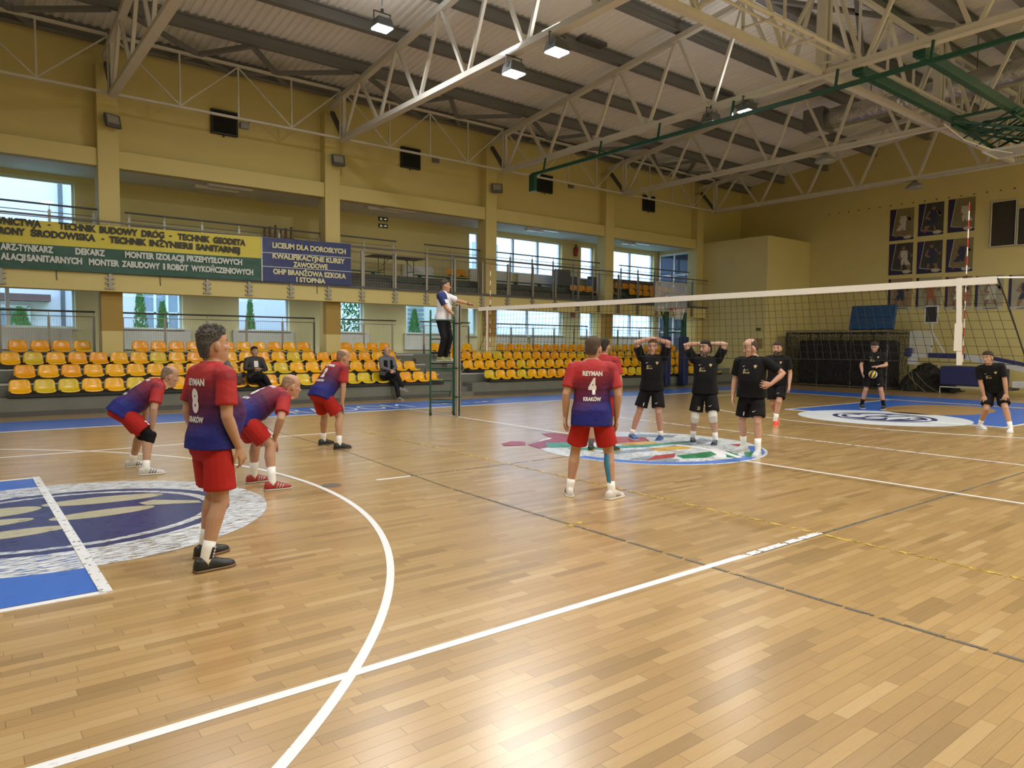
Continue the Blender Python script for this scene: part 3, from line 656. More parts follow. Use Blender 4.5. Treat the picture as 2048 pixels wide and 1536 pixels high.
def radiator(x0, x1, z0, z1, label, y=YB):
    t = thing('radiator', label, 'radiator', ((x0+x1)/2, y, z0), 0, 'wall radiators'); m = MB(); m.span((x0, y-.1, z0), (x1, y-.02, z1))
    k = x0+.04
    while k < x1-.03: m.span((k, y-.106, z0+.04), (k+.022, y-.098, z1-.04)); k += .05
    m.build('panel', RAD, t); MB().span((x0, y-.105, z1-.02), (x1, y-.015, z1+.012)).build('top_grille', RAD, t); MB().tube([(x1+.03, y-.06, z1-.05), (x1+.03, y-.06, z0-.1), (x1+.03, y-.02, z0-.1)], .012).build('pipe', RAD, t)
for i, (a, b) in enumerate(((-7.95, -6.3), (-5.08, -3.2), (-1.95, .0), (1.2, 2.75), (4.2, 6.0), (8.3, 10.0), (10.2, 12.1), (15.1, 17.9))): radiator(a, b, 1.40, 2.0 if i else 1.95, 'white panel radiator under the lower windows, %s from left' % ORD[i])
for i, (a, b) in enumerate(((4.1, 5.4), (7.1, 9.2), (9.5, 11.5))): radiator(a, b, 4.0, 4.5, 'white panel radiator on the gallery, %s from the left' % ORD[i])
for i, (x, y, s) in enumerate(((-2.45, 13.85, 1.25), (-2.7, 14.35, 1.25), (3.05, 13.7, 1.2), (2.6, 14.1, 1.2), (9.7, 13.6, .9), (9.2, 14.0, .9), (15.2, 13.7, .9), (14.7, 14.1, .9))):
    t = thing('ceiling_lamp', 'white box lamp on the gallery ceiling, %s one in the %s bay' % (['front', 'rear'][i % 2], ['green banner', 'blue banner', 'long window', 'far'][i//2]), 'lamp', (x, y, ZC), 0, 'gallery ceiling lamps')
    MB().span((x-s/2, y-.12, ZC-.1), (x+s/2, y+.12, ZC)).build('housing', WHITEP, t, bevel=.03); MB().span((x-s/2+.04, y-.1, ZC-.112), (x+s/2-.04, y+.1, ZC-.095)).build('diffuser', pbr('lamp_cover', (.62, .62, .6), .3), t)
t = thing('barrier', 'brown slatted wooden frame standing on the gallery by the second column', 'barrier', (-.5, 15.0, 3.93))
for k in range(6): MB().span((-1.1+.17*k, 14.95, 3.93), (-1.04+.17*k, 15.0, 5.25+.05*(k % 3))).build('slat', pbr('brown_wood', (.16, .08, .035), .6), t)
MB().span((-1.15, 15.0, 4.9), (-.1, 15.03, 5.0)).build('rail', pbr('brown_wood', (.16, .08, .035), .6), t)
# ---------------------------------------------------------------- banners on the gallery front
YBN = 12.655
def vinyl(name, c):
    m, N, L, b = new_mat(name); b.inputs['Base Color'].default_value = c+(1,); b.inputs['Roughness'].default_value = .45
    tc = N.new('ShaderNodeTexCoord'); nz = N.new('ShaderNodeTexNoise'); nz.inputs['Scale'].default_value = 1.6; L.new(tc.outputs['Object'], nz.inputs['Vector'])
    bp = N.new('ShaderNodeBump'); bp.inputs['Strength'].default_value = .5; bp.inputs['Distance'].default_value = .1; L.new(nz.outputs['Fac'], bp.inputs['Height']); L.new(bp.outputs['Normal'], b.inputs['Normal'])
    return m
BT = lambda x: 4.607+(x+1.967)*(.0195 if x > -1.97 else .0252)   # top edge of the cloth
BB = lambda x: 3.371+(x+1.98)*.0085
def cloth(x0, x1, f0, f1, dy=0):
    vs = []; fs = []; n = max(2, int((x1-x0)/.25))
    for k in range(n+1):
        x = x0+(x1-x0)*k/n; a, b = BB(x), BT(x); yy = YBN+dy-.012*math.sin(x*2.6)
        vs += [(x, yy, a+(b-a)*f0), (x, yy, a+(b-a)*f1), (x, yy+.006, a+(b-a)*f0), (x, yy+.006, a+(b-a)*f1)]
    for k in range(n):
        q = 4*k; fs += [(q, q+4, q+5, q+1), (q+2, q+3, q+7, q+6), (q+1, q+5, q+7, q+3), (q, q+2, q+6, q+4)]
    fs += [(0, 1, 3, 2), (4*n, 4*n+2, 4*n+3, 4*n+1)]
    mb = MB(); mb.add(vs, fs); return mb
bn = thing('banner', 'wide yellow and green vinyl banner with lines of lettering on the gallery railing', 'banner', (-5.2, YBN, 3.4))
cloth(-9.3, -1.99, .515, 1).build('yellow_panel', vinyl('banner_yellow', (.58, .50, .045)), bn); cloth(-9.3, -1.99, 0, .515).build('green_panel', vinyl('banner_green', (.008, .075, .052)), bn)
LB, LW = pbr('ink_black', (.015, .016, .012), .5), pbr('ink_white', (.55, .60, .58), .5)
lines = [(4.4, .160, LB, [('WNICTWA', -8.13, -7.19), ('-', -7.06, -7.0), ('TECHNIK', -6.84, -6.05), ('BUDOWY', -5.98, -5.12), ('DRÓG', -5.04, -4.5), ('-', -4.39, -4.32), ('TECHNIK', -4.18, -3.36), ('GEODETA', -3.28, -2.42)]),
 (4.176, .160, LB, [('RONY', -8.02, -7.51), ('ŚRODOWISKA', -7.41, -6.07), ('-', -5.94, -5.88), ('TECHNIK', -5.77, -4.92), ('INŻYNIERII', -4.86, -3.81), ('SANITARNEJ', -3.73, -2.57)]),
 (3.838, .152, LW, [('ARZ-TYNKARZ', -8.0, -6.96), ('DEKARZ', -6.51, -5.87), ('MONTER', -5.43, -4.75), ('IZOLACJI', -4.71, -4.03), ('PRZEMYSŁOWYCH', -3.97, -2.52)]),
 (3.592, .152, LW, [('ALACJI', -8.0, -7.52), ('SANITARNYCH', -7.5, -6.37), ('MONTER', -6.23, -5.56), ('ZABUDOWY', -5.51, -4.62), ('I', -4.55, -4.5), ('ROBÓT', -4.45, -3.93), ('WYKOŃCZENIOWYCH', -3.86, -2.22)])]
for zc, cap, mt, segs in lines:
    for s, a, b in segs:
        m = MB(); sl = .0 if zc > 4 else .010 if zc > 3.7 else .003
        z0 = zc-cap/2+sl*((a+b)/2+4.5)
        if s == '-': m.span((a, YBN-.03, z0+cap*.36), (b, YBN-.027, z0+cap*.56))
        else: text_on(m, s, (a, YBN-.022, z0), (1, 0, 0), (0, 0, 1), b-a, cap, .055)
        m.build('lettering', mt, bn)
b2 = thing('banner', 'dark blue vinyl banner with pale lettering on the gallery railing', 'banner', (-.6, YBN, 3.4))
cloth(-1.965, .75, 0, 1).build('blue_panel', vinyl('banner_blue', (.022, .035, .15)), b2)
LY = pbr('ink_cream', (.62, .60, .36), .5)
for s, a, b, zc, cap in (('LICEUM DLA DOROSŁYCH', -1.67, .58, 4.41, .15), ('KWALIFIKACYJNE KURSY', -1.67, .55, 4.11, .15), ('ZAWODOWE', -1.07, -.01, 3.905, .145), ('OHP BRANŻOWA SZKOŁA', -1.66, .58, 3.665, .15), ('I STOPNIA', -.98, -.08, 3.475, .14)):
    text_on(MB(), s, (a, YBN-.022, zc-cap/2), (1, 0, 0), (0, 0, 1), b-a, cap, .05).build('lettering', LY, b2)
m = MB()
for z0, z1 in ((4.18, 4.234), (3.79, 3.816)): m.bar((-1.965, YBN-.016, z0), (.75, YBN-.016, z1), .006, .018)
m.span((-1.985, YBN-.02, 3.37), (-1.955, YBN-.008, 4.6)); m.build('divider', LW, b2)
for i, x in enumerate((-6.9, -4.6, -.3, 1.16, 5.76, 9.2)):
    MB().tube([(x, 12.735, 3.38), (x, 12.735, 3.18), (x+.01, 12.735, 3.1)], .01).build('tie_cord', DSTEEL, GRAIL)
# ---------------------------------------------------------------- outside the windows
lawn = struct(MB().span((-40, 16.1, -.4), (50, 60, -.2)).build('ground_outside', pbr('garden_lawn', (.10, .16, .06), .9, var=.3, scale=3)), 'garden lawn outside')
def house(x0, x1, y, h, wins, label, c, name):
    t = thing(name, label, 'building', ((x0+x1)/2, y, -.2))
    MB().span((x0, y, -.2), (x1, y+8, h)).build('wall', pbr('render_'+label[:5], c, .8, var=.05), t)
    for a, b, z0, z1 in wins:
        m = MB(); m.span((a, y-.06, z0), (b, y, z1)); f = m.build('window', pbr('pane_dark', (.24, .29, .36), .15), t)
        g = MB(); k = a
        for q in range(4): g.span((a+(b-a)*q/3-.05, y-.1, z0), (a+(b-a)*q/3+.05, y-.05, z1))
        for q in range(3): g.span((a, y-.1, z0+(z1-z0)*q/2-.05), (b, y-.05, z0+(z1-z0)*q/2+.05))
        g.build('sash', PVC, f)
    return t
h1 = house(-14, 5.6, 25, 9, [(-2.7, -1.3, 1.9, 3.7), (-13, -10, 5.5, 7.5), (-7.6, -6.6, 1.0, 2.9)], 'pale house with barred white windows outside the left windows', (.64, .60, .62), 'house')
MB().span((-7.6, 24.2, 3.1), (-5.95, 25, 3.35)).build('canopy', pbr('canopy_brown', (.12, .06, .05), .7), h1)
MB().tube([(-5.5, 24.8, -.2), (-5.5, 24.8, 9)], .08).build('drainpipe', DSTEEL, h1)
h2 = house(8.5, 60, 34, 16, [(x, x+2.4, z, z+2.6) for x in (12, 16, 20) for z in (1.5, 6.2, 10.5)], 'white block with rows of windows outside the right windows', (.74, .76, .80), 'apartment_building')
for k in range(4): MB().span((9+k*12, 33.5, 5.2), (12+k*12, 34, 5.4)).build('canopy', PVC, h2)
t = thing('garden_shed', 'white slatted shed outside behind the referee', 'shed', (7.4, 20, -.2)); m = MB(); m.span((6.4, 20, -.2), (11, 22, 4.6)); m.build('wall', PVC, t)
for k in range(22): MB().span((6.95, 19.94, .4+k*.19), (7.75, 20.0, .5+k*.19)).build('slat', pbr('slat_blue', (.22, .27, .36), .6), t)
LEAF = pbr('leaf_green', (.07, .20, .05), .8, var=.5, scale=9, bump=.6, bscale=20)
def thuja(x, y, h, label, r=.36, name='thuja_shrub'):
    t = thing(name, label, 'shrub', (x, y, -.2), 0, 'shrubs outside the windows'); rnd = random.Random(int(x*100))
    m = MB()
    for k in range(750):
        f = rnd.random()**.7; a = rnd.random()*2*PI; rr = r*(1-f)**.8*(.75+.35*rnd.random())+.03
        p = V(x+rr*math.cos(a), y+rr*math.sin(a), .1+h*f); q = p + V(math.cos(a)*.06, math.sin(a)*.06, .13)
        m.add([p, p+V(-math.sin(a)*.04, math.cos(a)*.04, .05), q, p+V(math.sin(a)*.04, -math.cos(a)*.04, .05)], [(0, 1, 2, 3)])
    m.build('foliage', LEAF, t); MB().tube([(x, y, -.2), (x, y, h*.6)], [.05, .02], 6).build('trunk', pbr('bark', (.07, .045, .03), .9), t)
thuja(-3.62, 20.5, 3.4, 'tall narrow thuja outside the second lower window, the taller of two'); thuja(-2.75, 21.2, 2.95, 'narrow thuja outside the second lower window, the lower of two')
thuja(.24, 20.5, 3.1, 'thin thuja outside the third lower window', .3); thuja(-7.2, 20, 2.5, 'low pale shrub outside the leftmost lower window', .9); thuja(6.7, 19.0, 2.9, 'leafy shrub outside the window behind the referee', .5)
t = thing('garden_tree', 'bushy green tree outside the window by the second column', 'tree', (4.1, 21.4, -.2)); m = MB(); rnd = random.Random(4)
for k in range(4200):
    d = V(rnd.gauss(0, 1), rnd.gauss(0, 1), rnd.gauss(0, 1)).normalized()*(1.4+.5*rnd.random()); p = V(4.1+d.x*.75, 21.4+d.y*.7, 3.0+d.z*1.6); u = V(rnd.gauss(0, .06), rnd.gauss(0, .06), rnd.gauss(0, .06)); v = V(rnd.gauss(0, .06), rnd.gauss(0, .06), rnd.gauss(0, .06))
    m.add([p, p+u, p+u+v, p+v], [(0, 1, 2, 3)])
m.build('crown', LEAF, t); MB().tube([(4.1, 21.4, -.2), (4.15, 21.4, 1.5), (4.1, 21.3, 3)], [.14, .1, .05]).build('trunk', pbr('bark', (.07, .045, .03), .9), t)
# ---------------------------------------------------------------- floor markings: parts of the floor
PW = paint('line_white', (.72, .73, .76), .12); PW2 = paint('line_white_worn', (.72, .73, .76), .42, (4, 4, 1)); PBLU = paint('court_blue', (.035, .13, .50), .18); PDK = paint('old_line_dark', (.13, .12, .10), .42, (3, 3, 1))
PYE = paint('line_yellow', (.52, .36, .08), .58, (5, 3, 1)); PDISC = paint('disc_white', (.66, .69, .74), .5, (2.2, 16, 1)); PDISC2 = paint('disc_white_clean', (.70, .75, .80), .0)
PNAV = paint('logo_navy', (.03, .04, .14), .3, (2.2, 14, 1)); PNAV2 = paint('logo_navy_clean', (.03, .04, .15), .05); PWORN = paint('logo_pale', (.40, .38, .27), .25, (2, 10, 1))
def mark(name, m, mat): return m.build(name, mat, floor)
_zk = [0]
def seg(m, p, q, w, z=.003):
    _zk[0] += 1; z += .00006*_zk[0]; m.bar((p[0], p[1], z/2+.0003), (q[0], q[1], z/2+.0003), w, z); return m
def disc(m, cx, cy, r, z0, z1, n=72, sx=1, sy=1): return m.prism([(cx+r*sx*math.cos(2*PI*k/n), cy+r*sy*math.sin(2*PI*k/n)) for k in range(n)], z0, z1)
def ring(m, cx, cy, r0, r1, z0, z1, a0=0., a1=360., n=96, sx=1, sy=1):
    P = []
    for k in range(n+1):
        a = math.radians(a0+(a1-a0)*k/n)
        P.append((math.cos(a)*sx, math.sin(a)*sy))
    vs = [(cx+r*x, cy+r*y, z) for z in (z0, z1) for r in (r0, r1) for x, y in P]; q = n+1; fs = []
    for k in range(n):
        fs += [(2*q+k, 3*q+k, 3*q+k+1, 2*q+k+1), (k, k+1, q+k+1, q+k), (q+k, q+k+1, 3*q+k+1, 3*q+k), (k, 2*q+k, 2*q+k+1, k+1)]
    return m.add(vs, fs)
Z1, Z2, Z3, Z4 = .002, .004, .006, .008
mark('blue_border', MB().span((-15.9, 7.93, 0), (14.3, 9.7, Z1)).span((14.3, -9.7, 0), (16.3, 9.7, Z1)), PBLU)
m = MB()
text_on(m, 'RADOM', (-2.75, 8.15, Z2), (1, 0, 0), (0, 1, 0), 3.2, 1.15, -.012, .001); [m.box((1.3+.34*k, 8.6+.12*(k % 2), Z1+.0006), (.2, .05+.05*(k % 3), .001), .5*(k % 3)-.4) for k in range(7)]
mark('border_lettering', m, PW)
m = MB(); seg(m, (-15.9, 7.87), (14.3, 7.87), .07); seg(m, (14.27, -7.9), (14.27, 7.9), .06); mark('court_line', m, PW)
m = MB(); seg(m, (0, -9), (0, 7.85), .05); mark('centre_line', m, PW)
m = MB(); seg(m, (-9.3, -4.53), (-4.1, -4.53), .062); mark('side_line', m, PW)
m = MB(); seg(m, (-4.1, -4.53), (-2.92, -4.53), .062); mark('side_line', m, PW2)
m = MB(); seg(m, (-4.0, -4.555), (3.3, -4.555), .03, .0025); seg(m, (-4.52, -.035), (1.5, -.035), .012, .0025); mark('old_line', m, PDK)
m = MB(); seg(m, (-9.3, 4.5), (-3.4, 4.5), .05); mark('side_line', m, PW)
m = MB(); seg(m, (-4.54, -10), (-4.5, -.9), .032, .0025); seg(m, (-4.5, -.9), (-4.25, 2.5), .02, .0025); seg(m, (-4.25, 2.5), (-4.3, 7.0), .016, .0025); mark('old_line', m, PDK)
m = MB(); seg(m, (-2.95, -9), (-2.95, 4.4), .05); mark('attack_line', m, PYE)
m = MB(); seg(m, (2.95, -9), (2.95, 4.4), .05); mark('attack_line', m, PW2)
m = MB(); seg(m, (-4.96, -.03), (-4.5, -.045), .045); mark('short_mark', m, PW)
m = MB(); seg(m, (-4.58, -3.03), (-4.35, -2.99), .05); mark('short_mark', m, PYE)
for s, nm in ((-1, 'three_point_line'), (1, 'three_point_line')):
    m = MB(); a = 76
    ring(m, s*12.425, 0, 6.72, 6.775, .0006, Z1+.0022, (-a if s < 0 else 180-a), (a if s < 0 else 180+a), 120)
    for y in (-6.57, 6.57): seg(m, (s*14, y), (s*10.8, y), .05)
    mark(nm, m, PW)
# keys and free-throw discs
for s in (-1, 1):
    x0 = s*8.2; cl = s > 0
    m = MB(); m.span((min(x0, s*14), -2.42, 0), (max(x0, s*14), 2.42, Z1)); mark('key_area', m, PBLU)
    if cl: mark('key_wood', disc(MB(), 11.6, .1, 1.45, Z1, Z2, 48, 1.35, .8), paint('key_wood', (.36, .22, .09), .0))
    m = MB(); seg(m, (x0, -2.47), (s*14, -2.47), .06, Z1); seg(m, (x0, 2.47), (s*14, 2.47), .06, Z1); mark('key_line', m, PW)
    cx = x0 + (0 if s < 0 else -.05)
    mark('free_throw_disc', disc(MB(), cx, 0, 1.82, Z1, Z2), PDISC2 if cl else PDISC)
    m = MB(); ring(m, cx, 0, 1.36, 1.48, Z2, Z3); disc(m, cx, 0, 1.26, Z2, Z3)
    m2 = MB(); ring(m2, cx, 0, 1.36, 1.48, Z2, Z3, sx=1, sy=.86); disc(m2, cx, 0, 1.26, Z2, Z3, sx=1, sy=.86)
    if cl:
        m2 = MB(); ring(m2, cx+.1, 0, .98, 1.1, Z2, Z3); disc(m2, cx+.1, 0, .9, Z2, Z3)
    mark('emblem_disc', m2, PNAV2 if cl else PNAV)
    m = MB()
    def lobe(c, rx, ry, rot):
        c_, s_ = math.cos(rot), math.sin(rot)
        m.prism([(c[0]+rx*math.cos(a)*c_-ry*math.sin(a)*s_, c[1]+rx*math.cos(a)*s_+ry*math.sin(a)*c_) for a in [2*PI*k/28 for k in range(28)]], Z3, Z4)
    if cl:
        for c, rx, ry, r_ in (((7.95, .5), .34, .2, .3), ((8.6, .4), .34, .18, -.5), ((7.85, .02), .26, .14, -.3)): lobe(c, rx, ry, r_)
        m.prism([(7.6, -.35), (8.9, -.5), (8.95, -.32), (8.3, -.1)], Z3, Z4); m.prism([(8.2, -.6), (8.75, -.62), (8.5, -.5)], Z3, Z4)
        m.prism([(8.5, .0), (9.0, -.2), (9.0, .02), (8.7, .15)], Z3, Z4)
    else:
        for c, rx, ry, r_ in (((-7.75, .62), .55, .17, -.1), ((-8.7, .55), .4, .2, .1), ((-8.85, .1), .45, .14, .0), ((-7.85, -.02), .45, .15, .05), ((-8.6, -.42), .42, .14, .05)): lobe(c, rx, ry, r_)
        m.prism([(-7.45, .1), (-6.98, -.1), (-6.98, .02), (-7.35, .32), (-7.5, .25)], Z3, Z4)
    mark('emblem_shape', m, PDISC2 if cl else PWORN)
    m = MB(); seg(m, (x0, -2.49), (x0, 2.49), .075, Z4+.0005); mark('free_throw_line', m, paint('line_scuffed', (.70, .71, .74), .3, (5, 5, 1)) if not cl else PDISC2)
# colourful centre emblem
mark('centre_disc', disc(MB(), 0, 0, 1.84, Z1-.0005, Z2-.0005), paint('centre_white', (.62, .66, .70), .42, (2.5, 12, 1)))
m = MB(); ring(m, 0, 0, 1.58, 1.79, Z2, Z3-.0005, 185, 325, 60); mark('centre_rim', m, paint('rim_blue', (.07, .17, .52), .2))
EC = {'maroon': (.28, .035, .065), 'red': (.36, .05, .05), 'green': (.012, .20, .085), 'teal': (.05, .27, .20), 'yellow': (.58, .36, .06), 'white': (.70, .73, .76)}
EC['grey'] = (.24, .29, .34)
EP = [('grey', [(-1.2, -.05), (.1, -.25), (1.5, .1), (1.45, -.25), (.2, -.45), (-1.1, -.3)]), ('grey', [(.6, .9), (1.2, .5), (1.5, .62), (.9, 1.2)]), ('grey', [(-1.3, -.75), (-.8, -.7), (-.7, -1.2), (-.95, -1.3)]), ('maroon', [(-1.95, 1.36), (-1.82, 1.60), (-1.5, 1.72), (-1.38, 1.5), (-1.62, 1.22)]), ('maroon', [(-.44, 2.2), (-.17, 2.2), (-.12, 1.75), (-.6, 1.25), (-.72, 1.55)]), ('maroon', [(-1.55, 1.25), (-.62, 1.62), (-.5, 1.2), (-1.12, .85), (-1.66, .8)]),
 ('teal', [(-1.18, 1.22), (-.72, 1.06), (-1.16, .6), (-1.5, .8)]), ('red', [(-.45, 1.6), (.37, 1.2), (.76, .74), (.45, .38), (-.25, .5), (-.6, 1.1)]), ('yellow', [(-.15, .52), (.42, .34), (.37, -.02), (-.4, .17)]),
 ('teal', [(-1.3, .55), (.05, .13), (1.15, -.03), (1.12, -.13), (-.15, -.06), (-1.36, .33)]), ('yellow', [(-.26, -.2), (.51, -.32), (.43, -.6), (-.31, -.48)]), ('red', [(-.72, -.75), (-.28, -.78), (-.62, -1.03), (-1.2, -.98)]),
 ('green', [(-.46, -.93), (.37, -.99), (.25, -1.2), (-.28, -1.31), (-.58, -1.17)]), ('green', [(-.02, -1.36), (.56, -1.1), (.48, -1.36), (.15, -1.6)]), ('green', [(.7, -1.32), (.92, -1.48), (.62, -1.66), (.3, -1.62)]), ('red', [(1.28, -.66), (1.5, -.77), (1.16, -.93)])]
for k, (c, poly) in enumerate(EP): mark('emblem_patch', MB().prism(poly, Z2, Z3+.0001*k), MATS.get('e_'+c) or MATS.setdefault('e_'+c, paint('emblem_'+c, EC[c], .34, (2.5, 8, 1))))
m = MB(); ring(m, -.5, -.55, .92, 1.06, Z3+.002, Z4+.001, -75, 20, 30); m.prism([(.8, -.61), (.2, -1.63), (.1, -1.61), (.61, -.68)], Z3+.002, Z4+.002); mark('emblem_band', m, PW)
tag(MB().tube([(-5.53, -.02, 0), (-5.53, -.02, .006)], .11, 24).build('floor_socket', pbr('socket_metal', (.22, .2, .18), .4, metal=.6)), 'round metal floor socket cover by the white arc', 'cover')
# ---------------------------------------------------------------- volleyball net, posts, antennas
net = thing('volleyball_net', 'black meshed volleyball net with white top tape across the court', 'net', (0, 0, 1.5))
YL, YRT, ZT = 4.68, -4.87, 2.43
zt = lambda y: ZT - .012*(1-(y/4.7)**2)
def bot(y):
    """lower edge: slack, pulled out past the tape at the near end"""
    f = (YL-y)/(YL-YRT); return V(.0, y + (.1-.42*f*f), 1.50 + .02*math.sin(f*9) - .03*f)
m = MB(); n = 96; K = 10
P = [[V(0, YL+(YRT-YL)*i/n, zt(YL+(YRT-YL)*i/n)).lerp(bot(YL+(YRT-YL)*i/n), k/K) for k in range(K+1)] for i in range(n+1)]
for i in range(n+1): 
    for k in range(K): m.bar(P[i][k], P[i][k+1], .004, .004, (1, 0, 0))
for k in range(1, K+1):
    for i in range(n): m.bar(P[i][k], P[i+1][k], .004, .004, (1, 0, 0))
m.build('mesh', pbr('net_black', (.012, .012, .012), .8), net)
TAPE = pbr('net_tape', (.78, .78, .76), .6, var=.05)
m = MB()
ys = [YL+.15]+[YL+(YRT-YL)*i/24 for i in range(25)]
for a, b in zip(ys, ys[1:]):
    za, zb = zt(a), zt(b)
    m.add([(sx, y, z) for y, z in ((a, za), (b, zb)) for sx, z in ((-.012, z-.075), (.012, z-.075), (.012, z+.004), (-.012, z+.004))], [(0, 1, 5, 4), (1, 2, 6, 5), (2, 3, 7, 6), (3, 0, 4, 7), (3, 2, 1, 0), (4, 5, 6, 7)])
m.build('top_tape', TAPE, net)
for y, lb in ((4.5, 1.50), (-4.5, 1.46)):
    m = MB(); m.bar((-.012, y, zt(y)+.01), (-.012, y-.04*(y < 0), lb), .012, .055, (0, 1, 0)); m.build('side_band', TAPE, net)
m = MB(); m.span((-.026, -4.56, 1.62), (-.02, -4.48, 1.93)); m.build('antenna_pocket', TAPE, net)
m = MB(); m.tube([bot(YL+(YRT-YL)*i/30) for i in range(31)], .004, 6); m.tube([P[n][0], P[n][4]+V(0, -.01, 0), P[n][10]], .008, 6); m.tube([P[0][0], V(0, 4.55, 2.0), P[0][10]], .006, 6); m.build('edge_cord', pbr('net_black', (.012, .012, .012), .8), net)
for pts_, r_ in (([(0, YRT, 2.42), (0, -5.2, 2.40), (0, -5.78, 2.38)], .009), ([(0, YL+.15, 2.40), (0, 5.5, 2.44)], .006), ([(0, 4.75, 1.5), (.0, 5.52, 1.0)], .004)): MB().tube(pts_, r_, 6).build('pull_rope', WHITEP, net)
AR = pbr('antenna_red', (.42, .03, .03), .5)
for y, l in ((4.44, 'far'), (-4.56, 'near')):
    t = thing('net_antenna', 'red and white striped antenna standing at the %s end of the net' % l, 'antenna', (.02, y, 1.5), 0, 'net antennas')
    for k in range(18): MB().tube([(.022, y, 1.48+.1*k), (.022, y, 1.48+.1*(k+1))], .006, 8).build('stripe', AR if k % 2 else WHITEP, t)
    MB().tube([(.015, y, 2.40), (.015, y, 2.46)], .022).build('clamp', BLK, t)
for y, l in ((5.62, 'beside the referee stand'), (-5.85, 'at the near end of the net')):
    t = thing('net_post', 'grey metal volleyball post %s' % l, 'post', (0, y, 0), 0, 'net posts'); s = 1 if y > 0 else -1
    MB().span((-.045, y-.05, 0), (.045, y+.05, 2.5)).build('tube', ALU, t, bevel=.012); MB().span((-.02, y-s*.062, .02), (.02, y-s*.051, 2.5)).build('slide_track', BLK, t)
    for z in (.45, 1.1, 2.1): MB().span((-.06, y-.065, z-.015), (.06, y+.065, z+.015)).build('clamp', BLK if z > 1.5 else GRN, t)
    MB().tube([(0, y, 2.5), (0, y, 2.515)], .05).build('cap', BLK, t)
# ---------------------------------------------------------------- referee stand, turned a little toward the net
A = math.radians(-31.5); RX, RY = V(math.cos(A), math.sin(A), 0), V(-math.sin(A), math.cos(A), 0); RO = V(-.134, 6.06, 0)
t = thing('referee_stand', 'green steel referee ladder stand beside the net post', 'stand', RO)
def rp(a, b, z): return RO + RX*a + RY*b + V(0, 0, z)
for a in (-.27, .27):
    MB().tube([rp(a, 0, 0), rp(a, 0, 2.25), rp(a, .05, 2.36), rp(a, .2, 2.40), rp(a, .45, 2.36), rp(a, .5, 2.25)], .022, 10).build('front_leg', GRN, t)
    MB().tube([rp(a, .5, 2.25), rp(a, .5, 0)], .022, 10).build('rear_leg', GRN, t)
    MB().tube([rp(a, 0, .32), rp(a, .5, .32)], .014).build('side_brace', GRN, t); MB().tube([rp(a, 0, 1.72), rp(a, .5, 1.72)], .014).build('side_brace', GRN, t)
    for b in (0, .5): MB().tube([rp(a, b, 0), rp(a, b, .05)], .032).build('foot', BLK, t)
for k, z in enumerate((.3, .55, .8, 1.03)): MB().tube([rp(-.27, 0, z), rp(.27, 0, z)], .016).build('rung', GRN, t)
for z in (.32, 1.05, 1.75, 2.2): MB().tube([rp(-.27, .5, z), rp(.27, .5, z)], .014).build('cross_tube', GRN, t)
MB().tube([rp(-.27, -.005, 2.18), rp(.34, -.005, 2.18)], .02).build('guard_rail', GRN, t)
MB().box(rp(0, .25, 1.225), (.56, .5, .035), A).build('platform', pbr('platform_grey', (.16, .18, .17), .5), t); MB().box(rp(0, .25, 1.19), (.58, .06, .04), A).build('platform_beam', GRN, t)
ACR, N, L, b = new_mat('acrylic'); b.inputs['Base Color'].default_value = (.62, .66, .68, 1); b.inputs['Roughness'].default_value = .1; b.inputs['Alpha'].default_value = .28
# ---------------------------------------------------------------- side basket in front of the right stand
t = thing('basketball_hoop', 'basketball hoop on two green posts with blue pads before the stand', 'hoop', (13.5, 10.45, 0)); yb = 10.15
PADM = pbr('pad_navy', (.010, .018, .085), .45)
for x in (13.02, 14.1):
    MB().span((x-.08, 10.45, 0), (x+.08, 10.6, 3.3)).build('post', GRN, t, bevel=.01); MB().span((x-.14, 10.36, .06), (x+.14, 10.66, 1.98)).build('post_pad', PADM, t, bevel=.03)
for z in (2.15, 3.1): MB().bar((13.02, 10.52, z), (14.1, 10.52, z), .06, .06).build('cross_bar', GRN, t)
for x, xb in ((13.02, 12.3), (14.1, 13.5)):
    MB().bar((x, 10.5, 3.15), (xb, yb+.06, 3.55), .06, .06).build('arm', GRN, t); MB().bar((x, 10.5, 2.35), (xb, yb+.06, 3.0), .05, .05).build('brace', GRN, t)
m = MB(); x0, x1, z0, z1 = 11.92, 13.74, 2.95, 4.02
for a, b in (((x0, z0), (x1, z0)), ((x0, z1), (x1, z1)), ((x0, z0), (x0, z1)), ((x1, z0), (x1, z1))): m.bar((a[0], yb, a[1]), (b[0], yb, b[1]), .05, .05)
m.build('board_frame', ALU, t)
MB().span((x0, yb-.005, z0), (x1, yb+.005, z1)).build('backboard', ACR, t)
m = MB()
for a, b in (((12.53, 3.08), (13.13, 3.08)), ((12.53, 3.53), (13.13, 3.53)), ((12.53, 3.08), (12.53, 3.53)), ((13.13, 3.08), (13.13, 3.53))): m.bar((a[0], yb-.01, a[1]), (b[0], yb-.01, b[1]), .05, .004)
m.build('target_square', WHITEP, t)
MB().tube([V(12.83+.23*math.cos(k*PI/14), yb-.39+.23*math.sin(k*PI/14), 3.05) for k in range(29)], .011, 6, False).build('rim', pbr('rim_orange', (.5, .10, .03), .4), t); MB().span((12.72, yb-.18, 3.0), (12.94, yb, 3.06)).build('rim_bracket', pbr('rim_orange', (.5, .10, .03), .4), t)
m = MB()
for k in range(12):
    a, b = k*PI/6, (k+1)*PI/6
    for d in (0, 1): m.bar((12.83+.22*math.cos(a), yb-.39+.22*math.sin(a), 3.04), (12.83+.13*math.cos(b if d else a-PI/6), yb-.39+.13*math.sin(b if d else a-PI/6), 2.62), .006, .006)
m.build('hoop_net', WHITEP, t)
